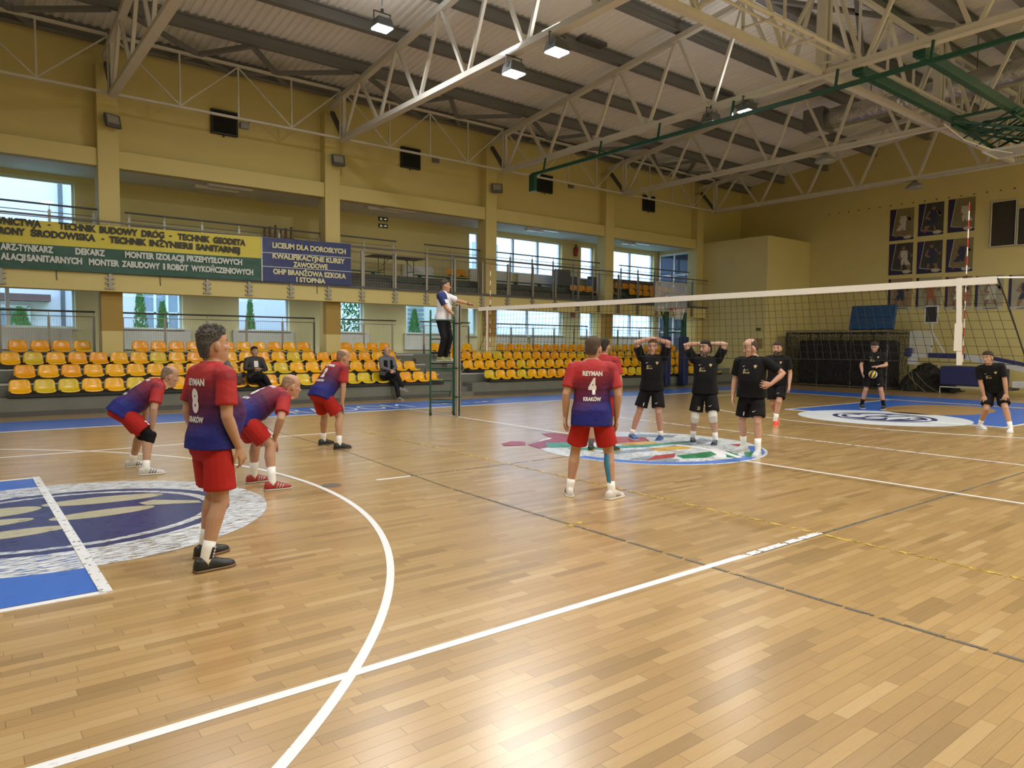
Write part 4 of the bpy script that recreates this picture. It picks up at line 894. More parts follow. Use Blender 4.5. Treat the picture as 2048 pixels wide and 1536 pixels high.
# ---------------------------------------------------------------- end wall: posters, grilles, cage, mat, folded hoops
XE = XW1-.004
BG = [pbr('poster_olive', (.20, .17, .08), .4, var=.35, scale=3), pbr('poster_dark', (.05, .05, .045), .4, var=.5, scale=4), pbr('poster_warm', (.30, .22, .13), .4, var=.35, scale=3), pbr('poster_pale', (.34, .32, .22), .4, var=.25, scale=3)]
PUR = pbr('poster_purple', (.022, .018, .075), .4); FIGW = pbr('poster_kit_white', (.48, .47, .40), .4, var=.2, scale=8); FIGD = pbr('poster_kit_navy', (.03, .035, .08), .4, var=.3, scale=8); SKN = pbr('poster_skin', (.24, .14, .08), .4, var=.2, scale=8)
def poster(y0, z0, w_, h, k, label):
    """y0 is the left edge as seen from the court"""
    t = thing('wall_poster', label, 'poster', (XW1, y0-w_/2, z0), 0, 'posters on the end wall'); O = V(XE, y0, z0); X, Y = V(0, -1, 0), V(0, 0, 1); rnd = random.Random(k*7+1)
    F = lambda P, lift: MB().flat([(a*w_, b*h) for a, b in P], O - V(lift, 0, 0), X, Y, .003)
    dark = [0, 1, 0, 1, 1, 0, 2, 3, 2, 3, 3][k]
    MB().flat([(0, 0), (w_, 0), (w_, h), (0, h)], O, X, Y, .004).build('sheet', BG[dark], t)
    if k < 6:
        F([(0, 0), (1, 0), (1, .09), (.12, .19), (.28, 1), (0, 1)], .006).build('purple_wedge', PUR, t); F([(.11, .18), (.13, .165), (.3, 1), (.275, 1)], .008).build('white_rule', FIGW, t)
        F([(.12, .165), (1, .07), (1, .085), (.12, .185)], .0085).build('white_rule', FIGW, t)
        F([(.76+.17*math.cos(a*PI/10), .085+.06*math.sin(a*PI/10)) for a in range(20)], .010).build('oval_badge', FIGW, t)
    else:
        F([(0, .05), (.1, .05), (.1, 1), (0, 1)], .006).build('purple_stripe', PUR, t); F([(0, 0), (1, 0), (1, .09), (0, .09)], .007).build('white_strip', FIGW, t); F([(.3, .03), (.8, .035), (.8, .06), (.3, .05)], .01).build('small_print', PUR, t)
    kit = FIGW if k in (0, 2, 3, 8, 9) else FIGD
    if k == 7: kit = pbr('poster_kit_orange', (.38, .12, .05), .4, var=.3, scale=8)
    cx, l = .58+rnd.uniform(-.06, .08), rnd.uniform(-.1, .1)
    J = lambda P, lift, mt, nm: F([(cx+a, b) for a, b in P], lift).build(nm, mt, t)
    J([(l*.6+.075*math.cos(a*PI/8), .83+.055*math.sin(a*PI/8)) for a in range(16)], .009, SKN, 'head')
    J([(-.16+l*.4, .76), (.16+l*.4, .76), (.13, .46), (-.13, .46)], .010, kit, 'shirt'); J([(-.14, .46), (.14, .46), (.2-l, .3), (.03, .3), (0, .4), (-.05, .3), (-.2-l, .3)], .011, kit, 'shorts')
    J([(-.16+l*.4, .75), (-.29, .54), (-.08, .47), (-.07, .53), (-.2, .57), (-.1+l*.4, .73)], .012, SKN, 'arm'); J([(.16+l*.4, .75), (.29, .53), (.37, .62), (.32, .65), (.25, .6), (.1+l*.4, .73)], .013, SKN, 'arm')
    J([(-.19-l, .3), (-.07, .3), (-.16-l, .1), (-.23-l, .1)], .0125, SKN, 'leg'); J([(.05, .3), (.19-l, .3), (.24-l*.5, .12), (.16-l*.5, .12)], .0135, SKN, 'leg')
PD = ['of a player in white with an olive ground, top row left', 'of players at a basket on a dark ground, top row middle', 'of a seated looking player in white, top row right', 'of players in a scramble, second row left', 'of a player with a ball on a dark ground, second row middle', 'of a player in navy on an olive ground, second row right', 'pale warm print behind the net, bottom row left', 'orange kit print behind the net, bottom row middle', 'pale print cut by the white net band, bottom row third', 'pale print of a leaping player, bottom row fourth', 'pale print at the right edge of the picture, bottom row last']
for k, (y, z) in enumerate(((6.19, 6.03), (5.08, 6.1), (3.99, 6.12), (6.18, 4.62), (5.08, 4.6), (4.0, 4.58), (6.16, 3.18), (5.06, 3.16), (3.98, 3.12), (2.93, 3.08), (1.83, 3.05))):
    poster(y, z, .94, 1.28, k, 'sports poster ' + PD[k])
MESHM = pbr('grille_mesh', (.02, .02, .018), .7)
for i, (y0, y1, z0, z1) in enumerate(((2.47, 1.68, 5.42, 7.07), (1.62, .8, 5.40, 6.74))):
    t = thing('wall_grille', 'dark wire grille panel on the end wall, %s' % ['the taller one right of the posters', 'at the right edge of the picture'][i], 'grille', (XW1, (y0+y1)/2, z0), 0, 'wall grilles')
    MB().span((XW1-.02, y1, z0), (XW1-.004, y0, z1)).build('backing', pbr('grille_back', (.075, .065, .045), .8), t)
    m = MB()
    for a, b in (((y0, z0), (y1, z0)), ((y0, z1), (y1, z1)), ((y0, z0), (y0, z1)), ((y1, z0), (y1, z1))): m.bar((XW1-.08, a[0], a[1]), (XW1-.08, b[0], b[1]), .03, .03)
    m.span((XW1-.08, y0-.03, z1-.03), (XW1, y0, z1)); m.span((XW1-.08, y1, z1-.03), (XW1, y1+.03, z1)); m.build('frame', STEEL, t)
    m = MB(); y = y1
    while y < y0: m.bar((XW1-.08, y, z0), (XW1-.08, y, z1), .008, .008); y += .075
    z = z0
    while z < z1: m.bar((XW1-.08, y0, z), (XW1-.08, y1, z), .008, .008); z += .075
    m.build('wire_mesh', MESHM, t)
m = MB()
for k in range(22): m.span((XW1-.02, 8.8-k*.44, 7.47+.0*k), (XW1-.002, 8.86-k*.44, 7.51))
struct(m.build('trim_1', DSTEEL), 'row of dark fixings along the end wall')
# net covered equipment cage
t = thing('equipment_cage', 'dark net covered equipment cage standing by the end wall', 'cage', (20.2, 7.4, 0)); CX0, CX1, CY0, CY1, CZ = 19.3, 21.2, 4.95, 9.15, 2.2
m = MB()
for x in (CX0, CX1):
    for y in (CY0, 6.35, 7.75, CY1): m.tube([(x, y, 0), (x, y, CZ)], .03)
for z in (.06, CZ):
    for x in (CX0, CX1): m.tube([(x, CY0, z), (x, CY1, z)], .028)
    for y in (CY0, CY1): m.tube([(CX0, y, z), (CX1, y, z)], .028)
m.build('frame', pbr('cage_grey', (.10, .10, .09), .5), t)
m = MB(); rnd = random.Random(5)
def netpanel(o, a, b, na, nb, sag=.03):
    P = [[o + a*(i/na) + b*(k/nb) + V(rnd.uniform(-sag, sag), rnd.uniform(-sag, sag), rnd.uniform(-sag, sag)*.5) for k in range(nb+1)] for i in range(na+1)]
    for i in range(na+1):
        for k in range(nb): m.bar(P[i][k], P[i][k+1], .013, .013, (1, .3, .2))
    for k in range(nb+1):
        for i in range(na): m.bar(P[i][k], P[i+1][k], .013, .013, (1, .3, .2))
netpanel(V(CX0-.03, CY0, .1), V(0, CY1-CY0, 0), V(0, 0, CZ), 52, 28); netpanel(V(CX0-.07, CY0, .3), V(0, CY1-CY0, 0), V(0, 0, CZ-.3), 44, 22); netpanel(V(CX0, CY0, CZ), V(0, CY1-CY0, 0), V(CX1-CX0, 0, .0), 44, 14, .05); netpanel(V(CX0, CY0-.02, .1), V(CX1-CX0, 0, 0), V(0, 0, CZ), 18, 28)
m.build('netting', MESHM, t)
MB().span((CX0+.5, CY0+.2, .05), (CX1-.2, CY1-.2, 1.9)).build('stored_cover', pbr('cover_dark', (.03, .03, .035), .9, var=.4, scale=4), t, bevel=.15)
t = thing('gym_mat', 'blue gymnastics mat leaning on top of the equipment cage', 'mat', (20.2, 5.75, 2.27)); R = Matrix.Rotation(.22, 3, 'Y')
MB().box((19.75, 5.75, 2.80), (.12, 1.75, .98), m=R).build('cover', pbr('mat_blue', (.012, .06, .16), .5, var=.1), t, bevel=.03); MB().box((19.69, 5.75, 2.81), (.02, 1.6, .03), m=R).build('seam', pbr('mat_seam', (.008, .03, .09), .6), t)
# heap of netting on the floor
m = MB(); rnd = random.Random(9); NH = 26
P = {}
for i in range(NH+1):
    for k in range(14):
        u, v = i/NH, k/13; y = 4.8-2.0*u; hgt = 1.15*math.sin(PI*min(1, u*1.02+.02))**.8*(1-(2*v-1)**2)*.9
        P[i, k] = V(19.5+1.5*v+rnd.uniform(-.05, .05), y+rnd.uniform(-.05, .05), max(.02, hgt+rnd.uniform(-.05, .05)))
for (i, k), p in P.items():
    if (i+1, k) in P: m.bar(p, P[i+1, k], .014, .014)
    if (i, k+1) in P: m.bar(p, P[i, k+1], .014, .014)
nh = tag(m.build('netting_heap', MESHM), 'heap of dark netting on the floor beside the cage', 'netting')
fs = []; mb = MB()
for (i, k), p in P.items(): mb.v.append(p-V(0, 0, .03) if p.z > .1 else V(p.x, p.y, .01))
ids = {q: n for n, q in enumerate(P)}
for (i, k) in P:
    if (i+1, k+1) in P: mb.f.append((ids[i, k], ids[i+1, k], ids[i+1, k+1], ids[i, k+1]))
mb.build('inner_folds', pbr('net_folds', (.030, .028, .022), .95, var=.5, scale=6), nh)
for a, b in (((19.2, 4.3, .9), (19.0, 3.4, .02)), ((19.3, 3.9, .7), (19.1, 3.0, .02)), ((19.3, 4.1, 1.0), (19.1, 3.75, .1))): MB().tube([a, ((a[0]+b[0])/2, (a[1]+b[1])/2, (a[2]+b[2])/2-.1), b], .012).build('rope', pbr('rope_khaki', (.16, .13, .06), .9), nh)
# folded mobile basketball unit
t = thing('mobile_basketball_unit', 'folded white and blue mobile basketball unit by the end wall', 'basketball unit', (19.6, 1.6, 0)); WB = pbr('unit_white', (.50, .52, .53), .45); NB = pbr('unit_blue', (.014, .018, .10), .5)
m = MB(); m.bar((19.5, 4.15, 1.34), (19.5, 2.2, 1.32), .16, .15); m.bar((19.5, 2.25, 1.32), (19.5, -.9, .62), .2, .2); m.build('boom', WB, t)
MB().bar((19.4, 3.5, 1.36), (19.4, 2.3, 1.34), .12, .17).build('boom_pad', NB, t, bevel=.02); MB().bar((19.45, 1.6, 1.32), (19.45, -.4, .9), .16, .12).build('boom_pad', NB, t, bevel=.02)
MB().span((19.3, 4.1, 1.3), (19.7, 4.32, 1.62)).build('bracket_pad', NB, t, bevel=.03); MB().span((19.35, 3.9, 1.0), (19.65, 4.2, 1.25)).build('bracket', WB, t)
m = MB(); 
for a, b in (((4.2, 1.35), (4.2, 2.22)), ((4.2, 2.22), (3.45, 2.22)), ((3.45, 2.22), (3.45, 1.4)), ((4.15, 2.2), (3.4, 1.65))): m.bar((19.5, a[0], a[1]), (19.5, b[0], b[1]), .05, .05)
m.bar((19.5, 3.45, 2.2), (19.5, 3.0, 1.42), .04, .04); m.build('support_frame', WB, t)
MB().span((19.45, 3.46, 1.42), (19.5, 4.18, 2.2)).build('net_guard', ACR, t)
MB().bar((19.5, 3.46, 2.2), (19.5, 3.46, 2.6), .04, .05).build('mast', WB, t); m = MB()
for a, b in (((3.69, 2.55), (3.27, 2.55)), ((3.69, 3.16), (3.27, 3.16)), ((3.69, 2.55), (3.69, 3.16)), ((3.27, 2.55), (3.27, 3.16))): m.bar((19.45, a[0], a[1]), (19.45, b[0], b[1]), .04, .05)
m.build('sign_frame', WB, t); MB().span((19.44, 3.29, 2.57), (19.47, 3.67, 3.14)).build('shot_clock', pbr('clock_black', (.018, .015, .012), .5), t)
MB().span((19.0, 1.05, .3), (19.9, 2.95, .98)).build('ballast_pad', NB, t, bevel=.05); m = MB(); m.tube([(18.95, 2.9, .02), (18.95, 2.9, .24), (18.95, 1.2, .24)], .022); m.build('handle_bar', WB, t)
MB().span((19.1, -.9, .3), (19.9, .75, .52)).build('base', WB, t, bevel=.02); MB().span((19.1, .75, .2), (19.9, 1.0, .3)).build('base_plate', DSTEEL, t)
for y in (.3, -.5, 2.6): MB().tube([(19.3, y, .1), (19.36, y, .1)], .1, 16).build('wheel', BLK, t); MB().bar((19.33, y, .1), (19.33, y, .32), .04, .04).build('wheel_fork', DSTEEL, t)
t = thing('wall_pad', 'blue foot of a white post at the right edge of the picture', 'pad', (20.6, .65, 0)); MB().span((20.5, .5, 1.15), (20.7, .85, 1.65)).build('pad', NB, t, bevel=.02); MB().span((20.54, .6, 0), (20.66, .75, 2.6)).build('post', WB, t)
tag(MB().span((18.44, 9.8, 1.55), (18.49, 10.2, 1.95)).build('wall_cabinet', pbr('brass_box', (.30, .21, .06), .6)), 'small yellowish cabinet on the boxed in corner room', 'cabinet')
tag(MB().span((18.455, 9.9, 2.3), (18.49, 10.12, 2.42)).build('wall_sign', pbr('sign_dark', (.08, .07, .02), .6)), 'tiny dark sign on the boxed in corner room', 'sign')
# ---------------------------------------------------------------- people
SKINM = {}
def skin(name, c):
    if name not in SKINM:
        m = pbr('skin_'+name, c, .5, var=.10, scale=14, spec=.35); SKINM[name] = m
        b = m.node_tree.nodes['Principled BSDF']; b.inputs['Subsurface Weight'].default_value = .0
    return SKINM[name]
def ring_(c, l, f, w, ff, fb, n=22, e=2.3):
    out = []
    for k in range(n):
        a = 2*PI*k/n; ca, sa = math.cos(a), math.sin(a); p = 2/e
        x = math.copysign(abs(ca)**p, ca); y = math.copysign(abs(sa)**p, sa)
        out.append(c + f*(x*(ff if x > 0 else fb)) + l*(y*w))
    return out
def ik(a, b, l1, l2, pole):
    d = b-a; L = min(d.length, (l1+l2)*.998); dr = d.normalized(); x = (l1*l1-l2*l2+L*L)/(2*L); h = math.sqrt(max(l1*l1-x*x, 1e-6))
    pl = (pole - dr*pole.dot(dr)).normalized()
    return a+dr*x+pl*h, a+dr*L
def lerp_list(xs, ys, x):
    if x <= xs[0]: return ys[0]
    for i in range(len(xs)-1):
        if x <= xs[i+1]:
            t = (x-xs[i])/(xs[i+1]-xs[i]); return ys[i]+(ys[i+1]-ys[i])*t
    return ys[-1]
def limb(mb, pts, radii, n=14, sub=5):
    """smooth tapering tube through the joints: radii = [(position along 0..k, radius)]"""
    P = []; R = []; K = len(pts)-1
    for i in range(K):
        for j in range(sub):
            t = j/sub; P.append(pts[i].lerp(pts[i+1], t)); R.append(lerp_list([r[0] for r in radii], [r[1] for r in radii], i+t))
    P.append(pts[-1]); R.append(radii[-1][1])
    return mb.tube(P, R, n)
def hand(mb, W, d, pn, s, sz=1., curl=.5, thumb=.7, spread=.16):
    """palm, four bent fingers of unequal length and a thumb from the side of the palm; pn = palm normal, thumb side given by s"""
    d = d.normalized(); pn = (pn - d*pn.dot(d)).normalized(); ac = d.cross(pn).normalized()*s   # ac: toward the thumb
    c = lambda x: W + d*x*sz
    mb.loft([ring_(c(x), ac, pn, w*sz, t*sz, t*sz, 14, 2.6) for x, w, t in ((-.015, .026, .020), (.01, .030, .019), (.04, .040, .017), (.075, .044, .015), (.098, .041, .012))])
    for k, (off, L, fan) in enumerate(((.033, .074, 1.2), (.0115, .083, .35), (-.0115, .076, -.45), (-.033, .060, -1.4))):
        p = c(.09) + ac*off*sz; dd = (d + ac*spread*fan).normalized(); pts = [p - dd*.02*sz]; ang = 0; n2 = pn
        for q, fr in enumerate((.42, .32, .26)):
            ang += curl*(.55, .8, .6)[q]
            v = dd*math.cos(ang) + pn*math.sin(ang); p = p + v*L*fr*sz; pts.append(p)
        mb.tube(pts, [.0095*sz, .0092*sz, .0084*sz, .0068*sz], 8)
    b = c(.022) + ac*.026*sz; v1 = (d*.62 + ac*.75*thumb + pn*.30).normalized(); v2 = (d*.9 + ac*.25*thumb + pn*.35).normalized()
    mb.tube([b - v1*.012*sz, b + v1*.045*sz, b + v1*.045*sz + v2*.030*sz, b + v1*.045*sz + v2*.055*sz], [.015*sz, .0125*sz, .011*sz, .008*sz], 8)
HEADR = [(-.03, .052, .040, .062), (0., .040, .088, .030), (.02, .050, .096, .050), (.045, .060, .095, .070), (.075, .067, .093, .086), (.105, .071, .089, .096), (.125, .073, .086, .100), (.145, .076, .092, .103), (.175, .076, .088, .104), (.205, .066, .071, .090), (.224, .045, .046, .062), (.236, .016, .014, .022)]
HAIRR = {'short': [(.045, .050, -.055, .090), (.075, .063, -.040, .098), (.105, .070, -.032, .105), (.135, .0785, .012, .109), (.16, .080, .050, .111), (.18, .0795, .086, .110), (.205, .074, .086, .103), (.228, .056, .060, .078), (.245, .024, .022, .032)],
 'spiky': [(.03, .046, -.055, .085), (.075, .062, -.042, .095), (.105, .068, -.034, .102), (.128, .0745, -.012, .106), (.145, .0785, .020, .108), (.165, .080, .050, .109), (.19, .078, .080, .106), (.212, .068, .078, .094), (.232, .052, .062, .074), (.243, .030, .032, .042)],
 'shaved': [(.05, .050, -.055, .089), (.075, .062, -.040, .0945), (.105, .068, -.032, .1005), (.135, .0765, .015, .1045), (.16, .0785, .030, .1065), (.185, .074, .020, .101), (.205, .060, -.01, .090)],
 'crop': [(.045, .050, -.055, .089), (.075, .063, -.040, .095), (.105, .069, -.032, .1015), (.135, .078, .018, .107), (.16, .0795, .055, .1085), (.18, .0785, .084, .1065), (.205, .070, .078, .095), (.226, .05, .052, .068), (.240, .02, .018, .027)]}
def torso_rings(dl, belly, wide):
    T = [(-.11, .118, .085, .085), (-.05, .166, .110, .128), (.03, .170, .118+belly*.35, .122), (.11, .160+belly*.15, .116+belly*.85, .100), (.19, .156+belly*.2, .120+belly*1.0, .094), (.27, .163+belly*.1, .126+belly*.6, .098), (.36, .176, .128+belly*.15, .112), (.43, .178, .112, .112), (.485, .160, .088, .096), (.52, .110, .068, .080), (.555, .064, .056, .062)]
    return [(d, w*wide, f, b) for d, w, f, b in T]
def ink(nm, c): return pbr('kit_'+nm, c, .75, var=.10, scale=9, bump=.25, bscale=26, spec=.2)
KRED = ink('red', (.36, .016, .012)); KBLK = ink('black', (.0045, .0045, .0055)); KWHT = ink('white', (.62, .62, .66)); KNVY = ink('navy', (.012, .018, .075)); KTRK = ink('tracksuit', (.010, .011, .015))
INKW = pbr('print_white', (.70, .68, .68), .6, var=.1, scale=30); INKG = pbr('print_gold', (.42, .33, .16), .6, var=.2, scale=30)
def red_jersey():
    m, N, L, b = new_mat('kit_red_to_blue'); M = lambda *a: math_node(N, L, *a)
    at = N.new('ShaderNodeAttribute'); at.attribute_name = 'kit'; sp = N.new('ShaderNodeSeparateColor'); L.new(at.outputs['Color'], sp.inputs[0])
    d, lat, slv = sp.outputs[0], sp.outputs[1], sp.outputs[2]
    tc = N.new('ShaderNodeTexCoord'); nz = N.new('ShaderNodeTexNoise'); nz.inputs['Scale'].default_value = 7; L.new(tc.outputs['Object'], nz.inputs['Vector'])
    v = M('ADD', M('ADD', d, M('MULTIPLY', M('SUBTRACT', lat, .5), .30)), M('MULTIPLY', M('SUBTRACT', nz.outputs['Fac'], .5), .18))
    rp = N.new('ShaderNodeValToRGB'); L.new(v, rp.inputs[0]); e = rp.color_ramp.elements
    for i, (p, c) in enumerate(((.06, (.010, .014, .17)), (.95, (.36, .020, .022)))): e[i].position = p; e[i].color = c+(1,)
    for p, c in ((.18, (.018, .014, .14)), (.33, (.055, .013, .085)), (.52, (.11, .012, .045)), (.70, (.17, .013, .03)), (.84, (.29, .018, .024))):
        x = e.new(p); x.color = c+(1,)
    st = M('MULTIPLY_ADD', M('GREATER_THAN', M('SINE', M('MULTIPLY', d, 230.)), .2), -.32, 1.0)       # fine woven stripes
    band = M('MULTIPLY', M('GREATER_THAN', d, .34), M('LESS_THAN', d, .72)); k = M('ADD', M('MULTIPLY', st, band), M('SUBTRACT', 1.0, band))
    vm = N.new('ShaderNodeVectorMath'); vm.operation = 'SCALE'; L.new(rp.outputs[0], vm.inputs[0]); L.new(k, vm.inputs['Scale'])
    mx = N.new('ShaderNodeMix'); mx.data_type = 'RGBA'; L.new(slv, mx.inputs['Factor']); L.new(vm.outputs[0], mx.inputs['A']); mx.inputs['B'].default_value = (.36, .020, .022, 1)
    L.new(mx.outputs['Result'], b.inputs['Base Color']); b.inputs['Roughness'].default_value = .62; sock(b, 'Specular IOR Level').default_value = .3
    n2 = N.new('ShaderNodeTexNoise'); n2.inputs['Scale'].default_value = 12; L.new(tc.outputs['Object'], n2.inputs['Vector'])
    bp = N.new('ShaderNodeBump'); bp.inputs['Strength'].default_value = .35; bp.inputs['Distance'].default_value = .03; L.new(n2.outputs['Fac'], bp.inputs['Height']); L.new(bp.outputs['Normal'], b.inputs['Normal'])
    return m
def polo():
    m, N, L, b = new_mat('kit_polo_white_navy'); at = N.new('ShaderNodeAttribute'); at.attribute_name = 'kit'; sp = N.new('ShaderNodeSeparateColor'); L.new(at.outputs['Color'], sp.inputs[0])
    M = lambda *a: math_node(N, L, *a)
    right = M('LESS_THAN', sp.outputs[1], .36); top = M('GREATER_THAN', M('ADD', sp.outputs[0], M('MULTIPLY', sp.outputs[1], -.2)), .74)
    f = M('MULTIPLY', right, M('MAXIMUM', sp.outputs[2], top)); f = M('MINIMUM', f, 1.0)
    mx = N.new('ShaderNodeMix'); mx.data_type = 'RGBA'; L.new(f, mx.inputs['Factor']); mx.inputs['A'].default_value = (.66, .66, .72, 1); mx.inputs['B'].default_value = (.012, .022, .11, 1)
    L.new(mx.outputs['Result'], b.inputs['Base Color']); b.inputs['Roughness'].default_value = .8
    return m
JRED, JPOLO = red_jersey(), polo()
def person(label, pos, yaw, H=1.75, z0=0., feet=None, hips=None, lean=0., twist=0., side=0., neck=None, head=(None, 0., 0.), arms=None, belly=.03, wide=1., skn='a', skc=(.42, .235, .15),
           hair='crop', hem=-.06, hairc=(.06, .05, .045), beard=None, top='red', bottom='red', long_legs=False, long_sleeves=False, sock=(WHITEP, .20), shoe=((.012, .012, .013), (.05, .04, .03), (.5, .5, .5)),
           vox=.0075, pads=None, prints=(), curl=.45, cat='person', group=None, seated=False, extra=None):
    s = H/1.75; yw = math.radians(yaw); F, Lf, U = V(math.cos(yw), math.sin(yw), 0), V(-math.sin(yw), math.cos(yw), 0), V(0, 0, 1)
    P0 = V(pos[0], pos[1], z0)
    body = bpy.data.objects.new('person', bpy.data.meshes.new('person')); col.objects.link(body); body.location = P0; body.rotation_euler = (0, 0, yw); tag(body, label, cat, group)
    loc = lambda a: P0 + F*a[0] + Lf*a[1] + U*a[2]
    th, sh, ah = .435*s, .415*s, .085*s
    # feet: world x, y, yaw and optionally the height of the ankle and pitch of the foot
    FT = []
    for i, sd in enumerate((1, -1)):
        fx = feet[i]; fy = math.radians(fx[2]); z = z0+ah+(fx[3] if len(fx) > 3 else 0); FT.append((V(fx[0], fx[1], z), V(math.cos(fy), math.sin(fy), 0), fx[4] if len(fx) > 4 else 0.))
    mid = (FT[0][0]+FT[1][0])/2
    hp = hips or (0, 0, None); hz = hp[2] if hp[2] is not None else .930*s
    hc = V(mid.x, mid.y, z0) + F*hp[0] + Lf*hp[1] + U*hz
    if seated: hc = loc(hp)
    # spine
    la = math.radians(lean); lf = Lf
    def sdir(a): return (U*math.cos(a)+F*math.sin(a)+Lf*math.sin(math.radians(side))).normalized()
    N_ = 12; sp = []; p = hc - sdir(la*.55)*.11*s; d = -.11
    ang = lambda d: la*(.55+ .55*max(0, min(1, (d+.05)/.5)))
    samples = {}
    ds = [r[0] for r in torso_rings(0, 0, 1)]
    pts = {}
    cur = hc.copy(); dd = 0; pts[0] = hc
    def at(d):
        n = 12; c = hc.copy(); st = d*s*1.05/n
        for k in range(n): c = c + sdir(ang(d*(k+.5)/n))*st
        a = ang(d); u = sdir(a); tw = math.radians(twist)*max(0, min(1, d/.4)); l = (Lf*math.cos(tw) - F*math.sin(tw)*math.cos(a)); l = (l - u*l.dot(u)).normalized(); f = l.cross(u).normalized()
        return c, l, f, u
    mb = MB(); rings = torso_rings(0, belly, wide)
    mb.loft([ring_(at(d)[0], at(d)[1], at(d)[2], w*s, f*s, b*s, 26, 2.25) for d, w, f, b in rings])
    # legs
    KN = []
    for i, sd in enumerate((1, -1)):
        hj = hc + Lf*sd*.092*s - sdir(la*.4)*.02*s; an, fd, pt = FT[i]
        kn, an2 = ik(hj, an, th, sh, (fd*.7+F*.4+Lf*sd*.12) + (U*.6 if seated else V(0, 0, 0))); KN.append((hj, kn, an))
        limb(mb, [hj + U*.02 - (kn-hj).normalized()*.02, kn], [(0, .094*s), (.25, .092*s), (.6, .074*s), (.9, .058*s), (1, .056*s)])
        bk = -(fd - (an-kn).normalized()*fd.dot((an-kn).normalized())).normalized()
        limb(mb, [kn, kn.lerp(an, .3)+bk*.014*s, kn.lerp(an, .65)+bk*.006*s, an], [(0, .056*s), (.35, .056*s), (1, .060*s), (2, .046*s), (3, .036*s)], sub=4)
        mb.ball(kn + fd*.012*s, .052*s, 12, 8)
        toe = fd*math.cos(pt)-U*math.sin(pt); mb.tube([an - toe*.03*s - U*.03*s, an + toe*.05*s - U*.035*s, an + toe*.14*s - U*.052*s], [.034*s, .034*s, .022*s], 10)
    # neck and head
    c5, l5, f5, u5 = at(.535)
    hy = math.radians(head[0] if head[0] is not None else yaw); hpch = math.radians(head[1]); hrl = math.radians(head[2] if len(head) > 2 else 0)
    hl0 = V(-math.sin(hy), math.cos(hy), 0); hf = V(math.cos(hy)*math.cos(hpch), math.sin(hy)*math.cos(hpch), -math.sin(hpch)); hu = hf.cross(hl0).normalized()
    hl = hl0*math.cos(hrl)+hu*math.sin(hrl); hu = hf.cross(hl).normalized()
    hs = s*1.07
    nk = u5.lerp(U, .35).normalized() if neck is None else neck
    nb = c5 - u5*.05*s; base = c5 + nk*.030*s                  # base of the skull
    O = base + nk*.035*s - hu*.045*hs + hf*.018*hs                 # chin level on the head axis
    mb.tube([nb, c5, base.lerp(O, .5), O + hu*.05*hs - hf*.012*hs], [.072*s, .060*s, .056*s, .052*s], 14)
    HW = lambda r, k=1.: [ring_(O + hu*z*hs + hf*((f-b)/2 if f < 0 else 0)*hs, hl, hf, w*hs*k, (f if f > 0 else (f+b)/2)*hs*k, (b if f > 0 else (f+b)/2)*hs*k, 24, 2.25) for z, w, f, b in r]
    mb.loft(HW(HEADR))
    mb.loft([ring_(O + hu*z*hs + hf*x*hs, hl, hf, w*hs, .010*hs, .02*hs, 10, 2) for z, x, w in ((.124, .086, .010), (.106, .097, .012), (.090, .110, .015), (.079, .108, .018), (.070, .092, .013))])   # nose
    mb.ball(O + hu*.140*hs + hf*.080*hs, (.016*hs, .050*hs, .009*hs), 12, 6, Matrix((hf, hl, hu)).transposed())        # brow
    for sd in (1, -1):
        E = Matrix((hf, hl, hu)).transposed() @ Matrix.Rotation(sd*.35, 3, 'Z')
        mb.ball(O + hu*.100*hs + hl*sd*.079*hs - hf*.006*hs, (.021*hs, .010*hs, .035*hs), 12, 8, E)
        mb.ball(O + hu*.09*hs + hl*sd*.045*hs + hf*.057*hs, (.024*hs, .022*hs, .022*hs), 10, 6)                             # cheek
    mb.ball(O + hu*.008*hs + hf*.084*hs, (.016*hs, .024*hs, .014*hs), 10, 6, Matrix((hf, hl, hu)).transposed())
    mb.ball(O + hu*.043*hs + hf*.092*hs, (.008*hs, .024*hs, .009*hs), 10, 6, Matrix((hf, hl, hu)).transposed())
    # arms
    cs, ls, fs_, us = at(.455); ARM = []
    for i, sd in enumerate((1, -1)):
        a = arms[i]; shj = cs + ls*sd*.188*s*wide + us*(.0+a.get('shrug', 0)) + fs_*a.get('fwd', 0)
        if 'knee' in a:
            kn = KN[i][1]; tg = kn + F*a['knee'][0] + Lf*sd*a['knee'][1] + U*a['knee'][2]
        elif 'head' in a: tg = O + hf*a['head'][0] + hl*sd*a['head'][1] + hu*a['head'][2]
        elif 'world' in a: tg = V(*a['world'])
        else: tg = shj + (F*a['to'][0] + Lf*sd*a['to'][1] + U*a['to'][2])*s
        pole = F*a.get('pole', (-1, .4, 0))[0] + Lf*sd*a.get('pole', (-1, .4, 0))[1] + U*a.get('pole', (-1, .4, 0))[2]
        el, wr = ik(shj, tg, .295*s, .262*s, pole); ARM.append((shj, el, wr))
        inn = cs + ls*sd*.10*s*wide + us*.01
        limb(mb, [inn, shj, el, wr], [(0, .062*s), (.8, .066*s), (1.15, .062*s), (1.5, .051*s), (1.95, .042*s), (2.3, .044*s), (2.7, .034*s), (3, .027*s)])
        hd = (wr-el).normalized()
        if 'hd' in a: hd = (F*a['hd'][0] + Lf*sd*a['hd'][1] + U*a['hd'][2]).normalized()
        pn = F*a.get('pn', (0, -1, 0))[0] + Lf*sd*a.get('pn', (0, -1, 0))[1] + U*a.get('pn', (0, -1, 0))[2]
        hand(mb, wr, hd, pn, a.get('ts', sd)*(1), s*1.02, a.get('curl', curl), a.get('thumb', .8), a.get('spread', .17))
    inv = Matrix.LocRotScale(P0, body.rotation_euler, None).inverted()
